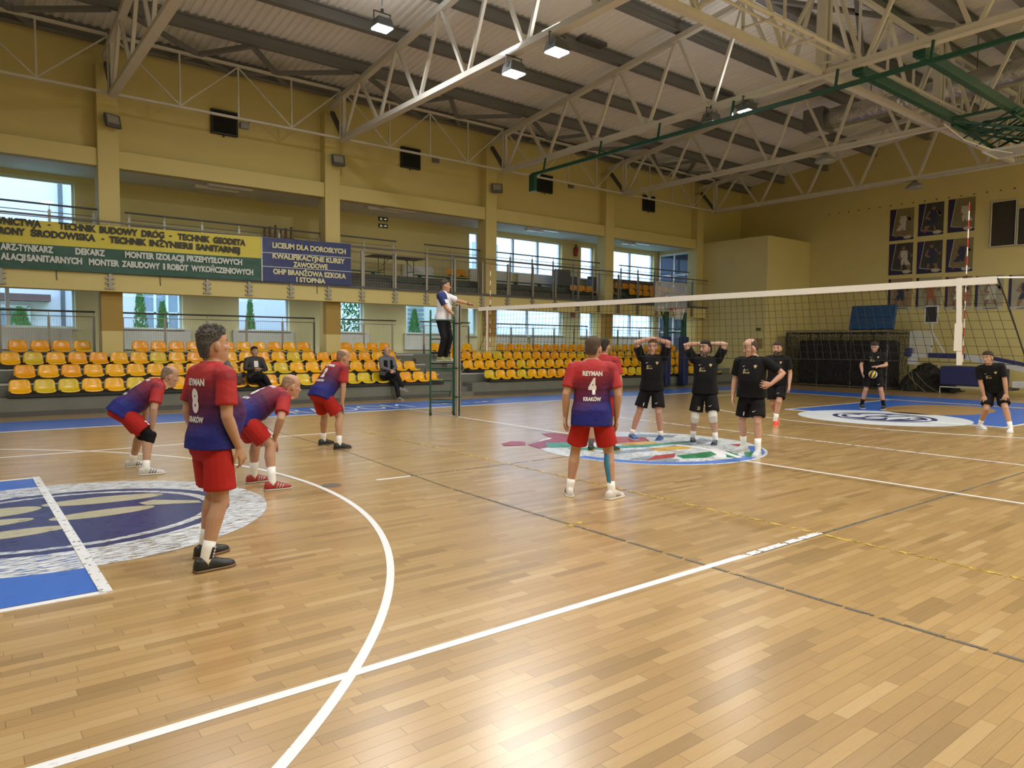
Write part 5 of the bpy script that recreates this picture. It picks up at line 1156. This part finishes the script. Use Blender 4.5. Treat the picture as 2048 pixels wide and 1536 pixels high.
    me = shape_mesh(mb, vox); me.transform(inv); me.name = 'person'; old = body.data; body.data = me; bpy.data.meshes.remove(old); me.materials.append(skin(skn, skc))
    def part(m_, nm, mat, v=.010, smooth=1, remesh=True, parent=body):
        if remesh: q = shape_mesh(m_, v, smooth); q.transform(inv)
        else: q = m_.mesh(nm, inv, True)
        q.name = nm; return link(q, nm, mat, parent)
    # shirt
    loose = .016
    m = MB(); R = [(d, w+loose*(1.5 if d < .3 else 1.), f+loose*(1.3 if d < .3 else 1), b+loose*(1.4 if d < .3 else 1)) for d, w, f, b in rings if -.02 < d < .53]
    dlo = hem if not seated else .0
    R0 = R[0]; R = [(dlo, .212*wide, .150+belly*.5, .164)] + [((d_, max(w_, .205*wide), max(f_, .150+belly*.4), max(b_, .156)) if d_ < .05 else (d_, w_, f_, b_)) for d_, w_, f_, b_ in R] + [(.538, .088, .070, .078), (.552, .074, .062, .069)]
    m.loft([ring_(at(d)[0], at(d)[1], at(d)[2], w*s, f*s, b*s, 26, 2.3) for d, w, f, b in R])
    for i, sd in enumerate((1, -1)):
        shj, el, wr = ARM[i]; inn = cs + ls*sd*.09*s*wide + us*.012
        if long_sleeves: limb(m, [inn, shj, el, el.lerp(wr, .96)], [(0, .074*s), (1, .080*s), (1.6, .066*s), (2, .058*s), (2.5, .054*s), (3, .042*s)])
        else: limb(m, [inn, shj, shj.lerp(el, .38), shj.lerp(el, .74)], [(0, .074*s), (1, .080*s), (2, .076*s), (3, .078*s)])
    shirt = part(m, 'shirt', {'red': JRED, 'black': KBLK, 'polo': JPOLO}.get(top, top), .009, 2)
    if top in ('red', 'polo'):
        ca = shirt.data.color_attributes.new('kit', 'FLOAT_COLOR', 'POINT'); axis = [(d_/50, at(d_/50)) for d_ in range(-4, 29, 2)]
        M0 = inv.inverted()
        for v_, c_ in zip(shirt.data.vertices, ca.data):
            q = M0 @ v_.co; best = min(axis, key=lambda t: (q-t[1][0]).length_squared if False else abs((q-t[1][0]).dot(t[1][3]))+(.0 if abs(t[0]) < 9 else 1))
            dv = best[0]; lv = (q-best[1][0]).dot(best[1][1])/s; sl = 0.
            for shj, el, wr in ARM:
                ax = (el-shj); t = (q-shj).dot(ax)/ax.length_squared; dist = (q-(shj+ax*max(0, t))).length
                fv = (q-best[1][0]).dot(best[1][2])/s; wd = lerp_list([r_[0] for r_ in rings], [r_[1] for r_ in rings], dv)*wide
                if .06 < t < .9 and dist < .10*s and (abs(lv) > wd+.026 or abs(fv) > .19): sl = max(sl, min(1, (t-.06)*8))
            c_.color = (max(0, min(1, (dv+.05)/.55)), max(0, min(1, .5+lv/.5)), sl, 1)
    # shorts or trousers
    m = MB(); rr = [(-.145, .125, .095, .100), (-.10, .165, .112, .128), (-.05, .180, .120, .142), (.03, .184, .128+belly*.3, .136), (.085, .172, .124+belly*.5, .118)]
    m.loft([ring_(at(d)[0], at(d)[1], at(d)[2], w*s, f*s, b*s, 26, 2.3) for d, w, f, b in rr])
    for i, sd in enumerate((1, -1)):
        hj, kn, an = KN[i]
        if long_legs: limb(m, [hj + U*.02, kn, an + (kn-an).normalized()*.01], [(0, .112*s), (.4, .104*s), (.9, .078*s), (1.2, .074*s), (2, .062*s)])
        else:
            e_ = hj.lerp(kn, .80 if not extra or 'short_len' not in extra else extra['short_len']); limb(m, [hj, e_], [(0, .080*s), (.15, .097*s), (.4, .107*s), (1, .117*s)])
    shorts = part(m, 'trousers' if long_legs else 'shorts', {'red': KRED, 'black': KBLK, 'track': KTRK}.get(bottom, bottom), .010, 2)
    # socks, shoes, knee pads
    for i, sd in enumerate((1, -1)):
        hj, kn, an = KN[i]; _, fd, pt = FT[i]
        if sock:
            m = MB(); top_ = an.lerp(kn, sock[1]/.40 if sock[1] < .4 else 1); bk = -fd
            m.tube([an - U*.04*s, an, an.lerp(top_, .5)+bk*.004, top_+bk*.006], [.043*s, .0415*s, .045*s, .050*s if sock[1] > .15 else .045*s], 14)
            so = part(m, 'sock', sock[0], remesh=False)
        toe = fd*math.cos(pt)-U*math.sin(pt); up = fd.cross(V(0, 0, 1)).cross(toe); up = up if up.z > 0 else -up; lat = toe.cross(up)
        gr = an - up*ah
        prof = [(-.086, .022, .060), (-.074, .036, .092), (-.035, .043, .104), (.01, .044, .108), (.05, .046, .096), (.095, .051, .077), (.14, .053, .062), (.178, .047, .052), (.202, .028, .040), (.212, .010, .028)]
        m = MB(); rg = []
        for x, w_, h in prof:
            cz = gr + toe*x*s; ring2 = []
            for k in range(16):
                a = 2*PI*k/16; yy = math.copysign(abs(math.cos(a))**.8, math.cos(a))*w_; zz = .5*h + .5*h*math.copysign(abs(math.sin(a))**.7, math.sin(a))
                ring2.append(cz + lat*yy*s*(1-.25*max(0, zz/h-.4)) + up*max(.012, zz)*s)
            rg.append(ring2)
        m.loft(rg); sc_ = pbr('shoe_%.2f_%.2f_%.2f' % shoe[0], shoe[0], .45, var=.15)
        so = part(m, 'shoe', sc_, remesh=False)
        m = MB(); rg = []
        for x, w_, h in prof: rg.append([gr + toe*x*1.02*s + lat*yy*(w_+.005)*s + up*zz*s for yy, zz in ((-1, 0), (1, 0), (1.02, .018), (-1.02, .018))])
        m.loft(rg); part(m, 'sole', pbr('sole_%.2f_%.2f_%.2f' % shoe[1], shoe[1], .6), remesh=False, parent=so)
        m = MB()
        for k in range(4):
            x = .05+.022*k; h = lerp_list([q[0] for q in prof], [q[2] for q in prof], x); m.bar(gr + toe*x*s - lat*.022*s + up*(h-.004)*s, gr + toe*(x+.006)*s + lat*.022*s + up*(h-.004)*s, .006, .006)
        part(m, 'laces', pbr('lace_%.2f_%.2f_%.2f' % shoe[2], shoe[2], .6), remesh=False, parent=so)
        if len(shoe) > 3:
            m = MB()
            for k in range(3):
                x = .045+.028*k
                for sd2 in (1, -1):
                    hh = lerp_list([q[0] for q in prof], [q[2] for q in prof], x); ww = lerp_list([q[0] for q in prof], [q[1] for q in prof], x)
                    m.bar(gr + toe*(x-.012)*s + lat*sd2*(ww+.000)*s + up*.026*s, gr + toe*(x+.012)*s + lat*sd2*(ww*.80)*s + up*hh*.78*s, .008, .008)
            part(m, 'side_stripes', pbr('stripe_%.2f_%.2f_%.2f' % shoe[3], shoe[3], .5), remesh=False, parent=so)
        if pads:
            m = MB(); m.tube([kn.lerp(hj, .2), kn.lerp(hj, .08), kn + fd*.012, kn.lerp(an, .1), kn.lerp(an, .24)], [.072*s, .074*s, .074*s, .070*s, .064*s], 16); m.ball(kn + fd*.022, .062*s, 12, 8)
            part(m, 'knee_pad', pads, .009, 2)
    # hair, eyes, brows, lips, beard
    HC = pbr('hair_%.3f_%.3f' % hairc[:2], hairc, .75, var=.45, scale=60, bump=.8, bscale=140, spec=.2)
    if hair:
        m = MB(); m.loft(HW(HAIRR[hair])); h_ = part(m, 'hair', HC, .006, 1)
        if hair in ('spiky', 'short'):
            rnd = random.Random(3); k_ = .006 if hair == 'spiky' else .004
            for v_ in h_.data.vertices: v_.co += v_.normal*rnd.uniform(-.3, 1)*k_
            if hair == 'spiky':
                m = MB(); base_ = [(v_.co.copy(), v_.normal.copy()) for v_ in h_.data.vertices]; M1 = inv.inverted()
                for k in range(520):
                    p_, n_ = rnd.choice(base_); p_ = M1 @ p_; n_ = (M1.to_3x3() @ n_).normalized(); up_ = (p_-O).dot(hu)/hs
                    if up_ < .165: continue
                    L_ = (.005 + .013*max(0, min(1, (up_-.17)/.06)))*rnd.uniform(.6, 1.2); d_ = (n_ + hu*.5 - hf*rnd.uniform(-.2, .5) + hl*rnd.uniform(-.4, .4)).normalized()
                    m.tube([p_ - d_*.012, p_ + d_*L_*.5, p_ + d_*L_], [.008, .005, .0012], 5)
                part(m, 'hair_tufts', HC, remesh=False, parent=h_)
    m = MB()
    for sd in (1, -1): m.bar(O + hu*.149*hs + hl*sd*.016*hs + hf*.092*hs, O + hu*.145*hs + hl*sd*.050*hs + hf*.077*hs, .009, .007, hu)
    part(m, 'eyebrows', HC, remesh=False)
    for sd in (1, -1):
        m = MB(); m.ball(O + hu*.122*hs + hl*sd*.031*hs + hf*.0765*hs, .0118*hs, 10, 8); ey = part(m, 'eye', pbr('eye_white', (.34, .30, .27), .4), remesh=False)
        m = MB(); m.ball(O + hu*.122*hs + hl*sd*.031*hs + hf*.0832*hs, .0066*hs, 8, 6); part(m, 'iris', pbr('iris_dark', (.02, .015, .012), .2), remesh=False, parent=ey)
    m = MB(); m.ball(O + hu*.044*hs + hf*.0965*hs, (.0055*hs, .022*hs, .0065*hs), 10, 6, Matrix((hf, hl, hu)).transposed()); part(m, 'lips', pbr('lips', (.30, .12, .09), .5), remesh=False)
    if beard:
        BR = [(-.012, .040, .070, .030), (.0, .048, .094, .028), (.02, .059, .102, .02), (.05, .067, .098, .01), (.062, .069, .06, .01)]
        m = MB(); m.loft(HW(BR)); m.ball(O + hu*.062*hs + hf*.094*hs, (.012*hs, .03*hs, .007*hs), 10, 6, Matrix((hf, hl, hu)).transposed()); part(m, 'beard', pbr('beard_%.2f' % beard[0], beard, .8, var=.4, scale=60), .006, 1)
    # prints: (where, text or shape, centre across, centre height along the trunk, width, cap height, colour)
    def cast(target, o, d):
        M = Matrix.LocRotScale(P0, body.rotation_euler, None); iv = M.inverted(); h = _bv[target].ray_cast(iv @ o, (iv.to_3x3() @ d).normalized()); return M @ h[0] if h[0] is not None else None
    _bv = {}
    for k_, o_ in (('shirt', shirt), ('shorts', shorts)): _bv[k_] = BVHTree.FromPolygons([v_.co for v_ in o_.data.vertices], [p_.vertices for p_ in o_.data.polygons])
    for pr in prints:
        where, what, cx, cz, w_, cap, mt = pr[:7]; bold = pr[7] if len(pr) > 7 else .04
        if where in ('back', 'chest'):
            c, l, f, u = at(cz); o0 = c; xx = -l if where == 'back' else l
            xx = -xx if where == 'chest' else xx
            xx = {'back': -l, 'chest': l}[where]; nn = {'back': -f, 'chest': f}[where]; tgt = 'shirt'
            tot_par = shirt
        else:   # shorts: centre given by yaw around the right or left thigh
            i = 1 if where[0] == 'R' else 0; hj, kn, an = KN[i]; ax = (hj-kn).normalized(); ya = math.radians(yaw+pr[8]); nn = V(math.cos(ya), math.sin(ya), 0); nn = (nn-ax*nn.dot(ax)).normalized()
            o0 = hj.lerp(kn, cz); u = ax; xx = u.cross(nn); tgt = 'shorts'; tot_par = shorts
        if isinstance(what, str):
            vs, fs, (x0, x1, y0, y1) = text_shape(what, bold); h0, h1 = text_cap(what); k1 = w_*s/(x1-x0); k2 = cap*s/(h1-h0)
            q2 = [((a-(x0+x1)/2)*k1, (b-(h0+h1)/2)*k2) for a, b in vs]
        else:
            q2, fs = [], []
            for pl_ in (what if isinstance(what[0], list) else [what]): fs.append(tuple(range(len(q2), len(q2)+len(pl_)))); q2 += [(a*w_*s, b*cap*s) for a, b in pl_]
        vs3 = []; ok = True
        for a, b in q2:
            o_ = o0 + xx*(a+cx*s) + u*b; h = cast(tgt, o_ + nn*(.6 if where == 'back' or where in 'RL' else .30 if belly > .05 else .22), -nn)
            if h is None: h = o_ + nn*.12
            vs3.append(h + nn*.0035)
        m = MB(); m.add(vs3, fs); part(m, 'print', mt, remesh=False, parent=tot_par)
    return dict(body=body, O=O, hf=hf, hl=hl, hu=hu, at=at, KN=KN, ARM=ARM, inv=inv, part=part, s=s, FT=FT)
SWOOSH = [(-.5, .1), (-.35, -.28), (-.1, -.3), (.5, .35), (-.08, -.08), (-.3, -.08)]
BADGE = [(-.5, .3), (-.15, .35), (0, .5), (.15, .35), (.5, .3), (.3, -.1), (0, -.5), (-.3, -.1)]
HANG = lambda f=.02, o=.07, **k: dict(dict(to=(f, o, -.53), pole=(-1, .5, 0), pn=(-.35, -1, 0), curl=.5), **k)
KNEE = lambda f=.04, o=.02, z=.06, **k: dict(dict(knee=(f, o, z), pole=(-.3, 1, .1), hd=(.35, -.25, -1), pn=(-1, -.1, -.3), curl=.35), **k)
def back(num, city='KRAKÓW'): return [('back', 'REYMAN', 0, .405, .21, .050, INKW, .045), ('back', num, 0, .275, .085, .165, INKW, .06)] + ([('back', city, 0, .145, .19, .042, INKW, .045)] if city else [])
GM = [[(-.5, .1), (-.3, .5), (-.12, .5), (-.25, .3), (-.1, .1), (-.3, .02)], [(-.05, .22), (.35, .3), (.35, .38), (-.05, .32)], [(-.5, -.08), (-.36, -.02), (-.3, -.42), (-.46, -.45)], [(-.24, -.06), (-.05, -.1), (-.12, -.4), (-.28, -.4)], [(.02, -.1), (.12, -.4), (.2, -.1), (.26, -.1), (.16, -.48), (.06, -.48), (-.04, -.1)], [(.3, -.1), (.5, -.12), (.5, -.5), (.4, -.3), (.3, -.48)]]      # gold club mark, two worn rows
BLK_F = [('chest', SWOOSH, -.085, .40, .05, .035, INKW), ('chest', BADGE, .085, .395, .055, .06, INKG)] + [('chest', GM, -.045, .325, .10, .075, INKG)]
def bshorts(n): return ([('R', n, 0, .66, .05 if n == '20' else .014, .06, INKG if n == '20' else INKW, .02, 20)] if n else []) + [ ('L', SWOOSH, 0, .66, .06, .045, INKW, 0, -10)]
SHB = ((.012, .012, .013), (.05, .035, .025), (.012, .012, .012)); NOC = ()
# ---- red team
p8 = person('tall man with spiky grey hair, number 8 on red and blue jersey, standing nearest', (-7.47, -2.24), 15, 1.755, feet=[(-7.46, -2.03, 22), (-7.55, -2.40, 8)], lean=2, head=(8, -4, 0), hips=(.05, -.01, None),
    arms=[HANG(.02, .0), HANG(.08, .03, pole=(-1, .5, 0), curl=.55)], belly=.12, wide=.99, skn='tan', skc=(.44, .25, .165), hair='spiky', hairc=(.088, .083, .077), top='red', bottom='red', shoe=((.012, .012, .013), (.16, .09, .04), (.012, .012, .012)),
    sock=(WHITEP, .13), vox=.0062, prints=back('8') + [('R', '8', 0, .62, .055, .085, INKW, .05, -35)])
hj, kn, an = p8['KN'][1]; s8 = p8['s']; ya = math.radians(-48); o_ = V(math.cos(ya), math.sin(ya), 0); t_ = V(0, 0, 1).cross(o_); m = MB(); rg = []
for k in range(7):
    f_ = .02+.20*k/6; c_ = an.lerp(kn, f_) - V(math.cos(.14), math.sin(.14), 0)*.004; r_ = .0455*s8
    rg.append([c_ + (o_*math.cos(a_) + t_*math.sin(a_))*(r_+dr) for dr, aa in ((.003, (-.42, -.14, .14, .42)), (-.004, (.42, .14, -.14, -.42))) for a_ in aa])
m.loft(rg); pt_ = p8['part'](m, 'sock_patch', pbr('patch_black', (.015, .015, .015), .7), remesh=False)
for k, ch in enumerate('KSSA'):
    m = MB(); c_ = an.lerp(kn, .205-.05*k) + o_*(.0455*s8+.0045); text_on(m, ch, c_ - t_*.0 + V(0, 0, .008) - t_*.009, V(0, 0, -1), t_, .016, .019, .04, .001); p8['part'](m, 'sock_letter', INKW, remesh=False, parent=pt_)
p7 = person('bald man bent forward with hands on black knee pads, number 7 on red shorts', (-7.22, 2.25), -3, 1.74, feet=[(-7.13, 2.62, 5), (-7.10, 1.93, -8)], hips=(-.17, 0, .80), lean=64, hem=-.09, head=(-3, 18, 0),
    arms=[KNEE(.02, .0, .08), KNEE(.03, .0, .08)], belly=.06, skn='pale', skc=(.42, .25, .165), hair='shaved', hairc=(.20, .15, .11), shoe=((.55, .55, .56), (.6, .6, .58), (.02, .02, .03), (.02, .02, .035)), sock=(WHITEP, .09), pads=KBLK,
    prints=back('7') + [('R', '7', 0, .72, .04, .07, INKW, .05, -40)])
p6 = person('bald man bent forward with hands on knees in red and black shoes, number 6 shorts', (-6.3, .4), 4, 1.76, feet=[(-6.2, .66, 8), (-6.17, .12, -3)], hips=(-.25, 0, .84), lean=77, hem=-.09, head=(-2, 12, 0),
    arms=[KNEE(.03, .0, .10), KNEE(.05, .0, .08)], belly=.07, skn='fair', skc=(.45, .25, .165), hair='shaved', hairc=(.30, .19, .13), shoe=((.30, .02, .02), (.45, .42, .38), (.02, .02, .02), (.6, .6, .6)), sock=(WHITEP, .17), vox=.007,
    prints=back('6') + [('R', '6', 0, .72, .05, .08, INKW, .05, -40)])
p2 = person('bald man in red and blue jersey leaning forward with straight arms, number 2', (-4.33, 2.85), 12, 1.74, feet=[(-4.26, 3.15, 15), (-4.25, 2.58, 5)], hips=(-.18, 0, .87), lean=45, hem=-.09, head=(-5, 8, 0),
    arms=[KNEE(.0, .02, .14), KNEE(.02, .03, .13)], belly=.075, skn='fair2', skc=(.44, .255, .165), hair='shaved', hairc=(.24, .16, .11), shoe=SHB, sock=(WHITEP, .12), prints=back('2') + [('R', '2', 0, .68, .05, .08, INKW, .05, -35)])
p4 = person('man seen from behind, number 4 on red and blue jersey, blue tape on right calf', (-3.53, -2.28), 47, 1.74, feet=[(-3.66, -2.06, 50), (-3.40, -2.44, 10)], lean=2, head=(30, 2, 0), hips=(0, .0, None),
    arms=[HANG(.0, .08), HANG(.04, .07)], belly=.02, wide=1.08, skn='tan', hair='crop', hem=-.13, hairc=(.075, .055, .04), shoe=((.60, .58, .56), (.62, .60, .58), (.5, .5, .5), (.16, .03, .04)), sock=(WHITEP, .10), vox=.0062, prints=back('4'))
hj, kn, an = p4['KN'][1]; bk_ = V(-math.cos(.6), -math.sin(.6), 0); sd_ = V(math.sin(.6), -math.cos(.6), 0); m = MB(); rg = []
for k in range(11):
    f_ = k/10; c_ = kn.lerp(an, .02+.76*f_) + bk_*(.014*math.sin(PI*min(1, f_*1.3)))*1.0; r_ = lerp_list([0, .3, .65, 1], [.0605, .0665, .056, .047], f_)*p4['s']
    rg.append([c_ + (bk_*math.cos(a) + sd_*math.sin(a))*(r_+t_) for t_, aa in ((.0035, (-.75, -.45, -.15, .15)), (-.01, (.15, -.15, -.45, -.75))) for a in aa])
m.loft(rg); p4['part'](m, 'blue_tape', pbr('tape_blue', (.03, .20, .36), .6), remesh=False)
person('man in red jersey half hidden behind number 4, facing the net', (-1.03, .06), 36, 1.75, feet=[(-1.13, .2, 40), (-.93, -.08, 20)], lean=2, head=(25, 0, 0), arms=[HANG(), HANG(.08, .08)], belly=.02, skn='pale', hair='crop', hairc=(.035, .028, .022),
    shoe=((.015, .02, .015), (.30, .30, .05), (.4, .38, .05)), sock=(pbr('sock_grey', (.08, .08, .08), .8), .10), prints=back('9')[:1])
# ---- black team
HOH = lambda a, b, c, **k: dict(dict(head=(a, b, c), pole=(.35, 1, .25), hd=(-.15, -1, .12), pn=(0, .1, -1), curl=.25, shrug=.035), **k)
person('man in black kit and blue shoes with both hands on top of his head', (.62, .57), 219, 1.745, feet=[(.72, .36, 205), (.45, .78, 245)], hips=(-.02, .08, None), lean=-2, head=(216, 4, 0), arms=[HOH(.03, .035, .262), HOH(.05, .03, .275)], belly=.02, wide=1.02,
    skn='ruddy', skc=(.48, .27, .20), hair='crop', hairc=(.16, .10, .06), top='black', bottom='black', shoe=((.03, .09, .28), (.5, .5, .5), (.05, .06, .1)), sock=(WHITEP, .085), prints=BLK_F + bshorts('1'))
person('dark haired man in black kit with hands behind his head and white knee pads', (1.0, -.35), 214, 1.75, feet=[(1.02, -.56, 205), (.98, -.12, 222)], hips=(.02, 0, .905), lean=-4, head=(178, -3, 4), arms=[HOH(-.06, .055, .205, hd=(-.6, -1, .1)), HOH(.055, .045, .205, hd=(-.5, -.9, .15))], belly=.03, wide=1.03,
    skn='ruddy2', skc=(.47, .28, .21), hair='short', hairc=(.02, .016, .013), beard=(.10, .07, .055), top='black', bottom='black', shoe=((.02, .03, .08), (.55, .55, .55), (.6, .6, .6), (.6, .6, .6)), sock=(WHITEP, .15), pads=pbr('pad_white', (.64, .62, .58), .7), prints=BLK_F + bshorts('20'))
person('stout balding man in black kit with a hand on his hip, on the centre emblem', (.68, -1.45), 196, 1.76, feet=[(.58, -1.64, 200), (.80, -1.24, 172)], lean=3, head=(150, 16, 0), arms=[dict(to=(.10, .10, -.33), pole=(-.5, 1, -.1), hd=(.75, -.8, .05), pn=(-.3, -1, 0), curl=.12, spread=.25), HANG(.06, .06)], belly=.05, wide=1.10,
    skn='pink', skc=(.48, .27, .20), hair='shaved', hairc=(.07, .05, .035), top='black', bottom='black', shoe=((.52, .54, .55), (.55, .55, .55), (.6, .6, .6)), sock=(WHITEP, .17), prints=BLK_F + bshorts('1'))
person('bearded man in black kit walking in bright red shoes beyond the net', (4.62, .52), 204, 1.76, feet=[(4.50, .50, 215), (4.92, .72, 210, .06, .5)], hips=(.02, 0, .90), lean=3, head=(196, 2, 0), arms=[HANG(.08, .07), HANG(-.05, .07)], belly=.02, skn='ruddy', hair='short', hairc=(.05, .038, .03), beard=(.035, .027, .022), top='black', bottom='black',
    shoe=((.72, .06, .035), (.75, .35, .15), (.7, .1, .05)), sock=(WHITEP, .16), vox=.008, prints=BLK_F + bshorts(''))
b5 = person('man in black kit and black socks looking down at a ball at the far end', (10.36, 1.25), 205, 1.80, feet=[(10.42, .98, 195), (10.28, 1.50, 220)], lean=3, head=(200, 28, 0), arms=[dict(to=(.26, -.10, -.30), pole=(-.7, 1, -.2), hd=(.6, -1, .0), pn=(0, -.3, -1), curl=.35, spread=.25), dict(to=(.18, .08, -.46), pole=(-1, .6, 0), pn=(0, -1, .2), curl=.3)], belly=.02,
    skn='ruddy', hair='short', hairc=(.04, .03, .025), top='black', bottom='black', shoe=((.012, .012, .013), (.5, .5, .5), (.3, .3, .3)), sock=(KBLK, .16), vox=.009, prints=BLK_F + bshorts(''))
person('man in black kit crouching with hands on thighs in white shoes, far right', (7.5, -2.52), 198, 1.72, feet=[(7.42, -2.82, 190), (7.62, -2.22, 225)], hips=(-.14, -.04, .83), lean=26, side=-11, head=(168, 8, 5), arms=[KNEE(.0, .03, .16), KNEE(.0, .03, .16)], belly=.02, skn='tan', hair='short', hairc=(.05, .035, .025), top='black', bottom='black',
    shoe=((.62, .62, .63), (.65, .65, .65), (.6, .6, .6)), sock=(WHITEP, .12), vox=.009, prints=BLK_F + bshorts(''))
# ---- referee on the stand
rf = rp(0, .25, 1.2425)
ref = person('referee in white and navy polo shirt standing on the green ladder stand, arm stretched out', (rf.x, rf.y), -58, 1.86, z0=rf.z+.004, feet=[(rf.x+.12, rf.y+.05, -50), (rf.x-.10, rf.y-.06, -62)], lean=3, head=(-32, 4, 0), arms=[dict(to=(.30, .46, -.13), pole=(-.3, .2, -1), pn=(.2, 0, -1), curl=.35), dict(to=(.30, -.13, -.44), pole=(-1, .6, -.2), hd=(.7, -.7, -.1), pn=(-.2, -.6, -.6), curl=.5)], belly=.04, skn='fair', hair='crop', hairc=(.05, .042, .036),
    top='polo', bottom='track', long_legs=True, sock=None, shoe=((.30, .30, .12), (.6, .6, .58), (.6, .6, .55)), vox=.008, prints=[('L', SWOOSH, 0, .55, .05, .035, INKW, 0, 0)])
m = MB(); m.ball(ref['O'] + ref['hf']*.12 + ref['hu']*.043, (.022, .016, .016)); ref['part'](m, 'whistle', BLK, remesh=False)
el, wr = ref['ARM'][0][1:]; m = MB(); m.tube([wr.lerp(el, .10), wr.lerp(el, .02)], .034, 14); ref['part'](m, 'wristwatch', BLK, remesh=False)
m = MB(); c_, l_, f_, u_ = ref['at'](.42); m.tube([c_ + f_*.14 + l_*.05, c_ - u_*.16 + f_*.19, c_ + f_*.14 - l_*.05], .004, 6); ref['part'](m, 'lanyard', pbr('lanyard', (.02, .02, .05), .6), remesh=False)
CELLS = [[(a, b), (a+.125, b), (a+.125, b+.125), (a, b+.125)] for a in [-.5+.125*k for k in range(8)] for b in [-.5+.125*k for k in range(8)]]
# ---- spectators on the bottom row
SIT = lambda a, b, c, **k: dict(dict(to=(a, b, c), pole=(-.4, 1, -.3), pn=(0, -.3, -1), curl=.4), **k)
def sitter(label, x, y, yaw, feet, **k):
    return person(label, (x, y), yaw, k.pop('H', 1.70), z0=k.pop('z0', 0.), feet=feet, hips=(0, 0, .72), seated=True, vox=.009, long_legs=True, long_sleeves=True, bottom='track', **k)
sitter('spectator in a dark jacket and pale top seated with legs crossed, brown bag beside', -2.80, 10.90, -88, [(-2.62, 10.42, -70, .0), (-2.46, 10.50, -40, .30, .4)], lean=2, head=(-80, 0, 0), arms=[SIT(.24, -.14, -.26), SIT(.27, -.12, -.22)], belly=.02, prints=[('chest', CELLS, 0, .36, .11, .16, INKW)], skn='pale', hair='short', hairc=(.05, .03, .022), top=pbr('jacket_dark', (.028, .024, .022), .7), sock=(WHITEP, .10), shoe=((.45, .45, .46), (.5, .5, .5), (.5, .5, .5)))
tag(MB().box((-3.24, 10.86, .70), (.2, .26, .30)).build('handbag', pbr('bag_brown', (.07, .035, .025), .5), bevel=.06), 'brown handbag on the seat beside the spectator with crossed legs', 'bag')
sitter('grey haired spectator in a black vest over a grey shirt seated with clasped hands', 1.0, 10.90, -88, [(1.16, 10.42, -75, .0), (1.30, 10.44, -20, .28, .3)], lean=8, head=(-115, 2, 0), arms=[SIT(.30, -.15, -.34), SIT(.30, -.15, -.32)], belly=.04, prints=[('chest', CELLS, sx_*.095, .28, .10, .32, KBLK) for sx_ in (-1, 1)], skn='pink', hair='shaved', hairc=(.22, .20, .18), beard=(.30, .28, .26), top=pbr('shirt_grey', (.11, .115, .13), .75), sock=(KTRK, .12), shoe=((.22, .20, .18), (.3, .28, .25), (.2, .2, .2)), H=1.72)
sitter('dark haired spectator mostly hidden behind number 8, seated on the bottom row', -3.72, 10.90, -88, [(-3.55, 10.45, -80), (-3.92, 10.45, -95)], lean=6, head=(-90, 4, 0), arms=[SIT(.30, -.08, -.28), SIT(.30, -.08, -.30)], belly=.02, skn='fair', hair='short', hairc=(.02, .017, .015), top=pbr('coat_grey', (.13, .135, .145), .75), sock=(KTRK, .1), shoe=((.1, .1, .1), (.2, .2, .2), (.1, .1, .1)))
# ---- ball in the air below the man's hands
t = thing('volleyball', 'yellow and black volleyball in front of the far man in black', 'ball', (9.98, 1.09, .93)); c = V(9.98, 1.09, .93)
MB().ball(c, .104, 24, 14).build('bladder', pbr('ball_white', (.62, .60, .50), .45), t, smooth=True)
vd = (V(-8.96, -7.77, 1.66)-c).normalized(); sx = V(0, 0, 1).cross(vd).normalized(); sy = vd.cross(sx)
for nm, mt, spans in (('yellow_panel', pbr('ball_yellow', (.75, .46, .015), .45), ((-1.15, -.75), (-.1, .30))), ('black_panel', pbr('ball_black', (.02, .02, .02), .45), ((-.70, -.15), (.35, .75)))):
    for a0, a1 in spans:
        m = MB(); n1, n2 = 8, 18; vs = []; fs = []
        ax = (sx*.35 + sy*.94).normalized(); b1 = vd; b2 = ax.cross(b1)
        for i in range(n1+1):
            for j in range(n2+1):
                lo = a0+(a1-a0)*i/n1; la = -1.2+2.4*j/n2; d_ = (b1*math.cos(lo) + b2*math.sin(lo))*math.cos(la) + ax*math.sin(la); vs.append(c + d_*.1055)
        for i in range(n1):
            for j in range(n2): q = i*(n2+1)+j; fs.append((q, q+n2+1, q+n2+2, q+1))
        m.add(vs, fs); m.build(nm, mt, t, smooth=True)
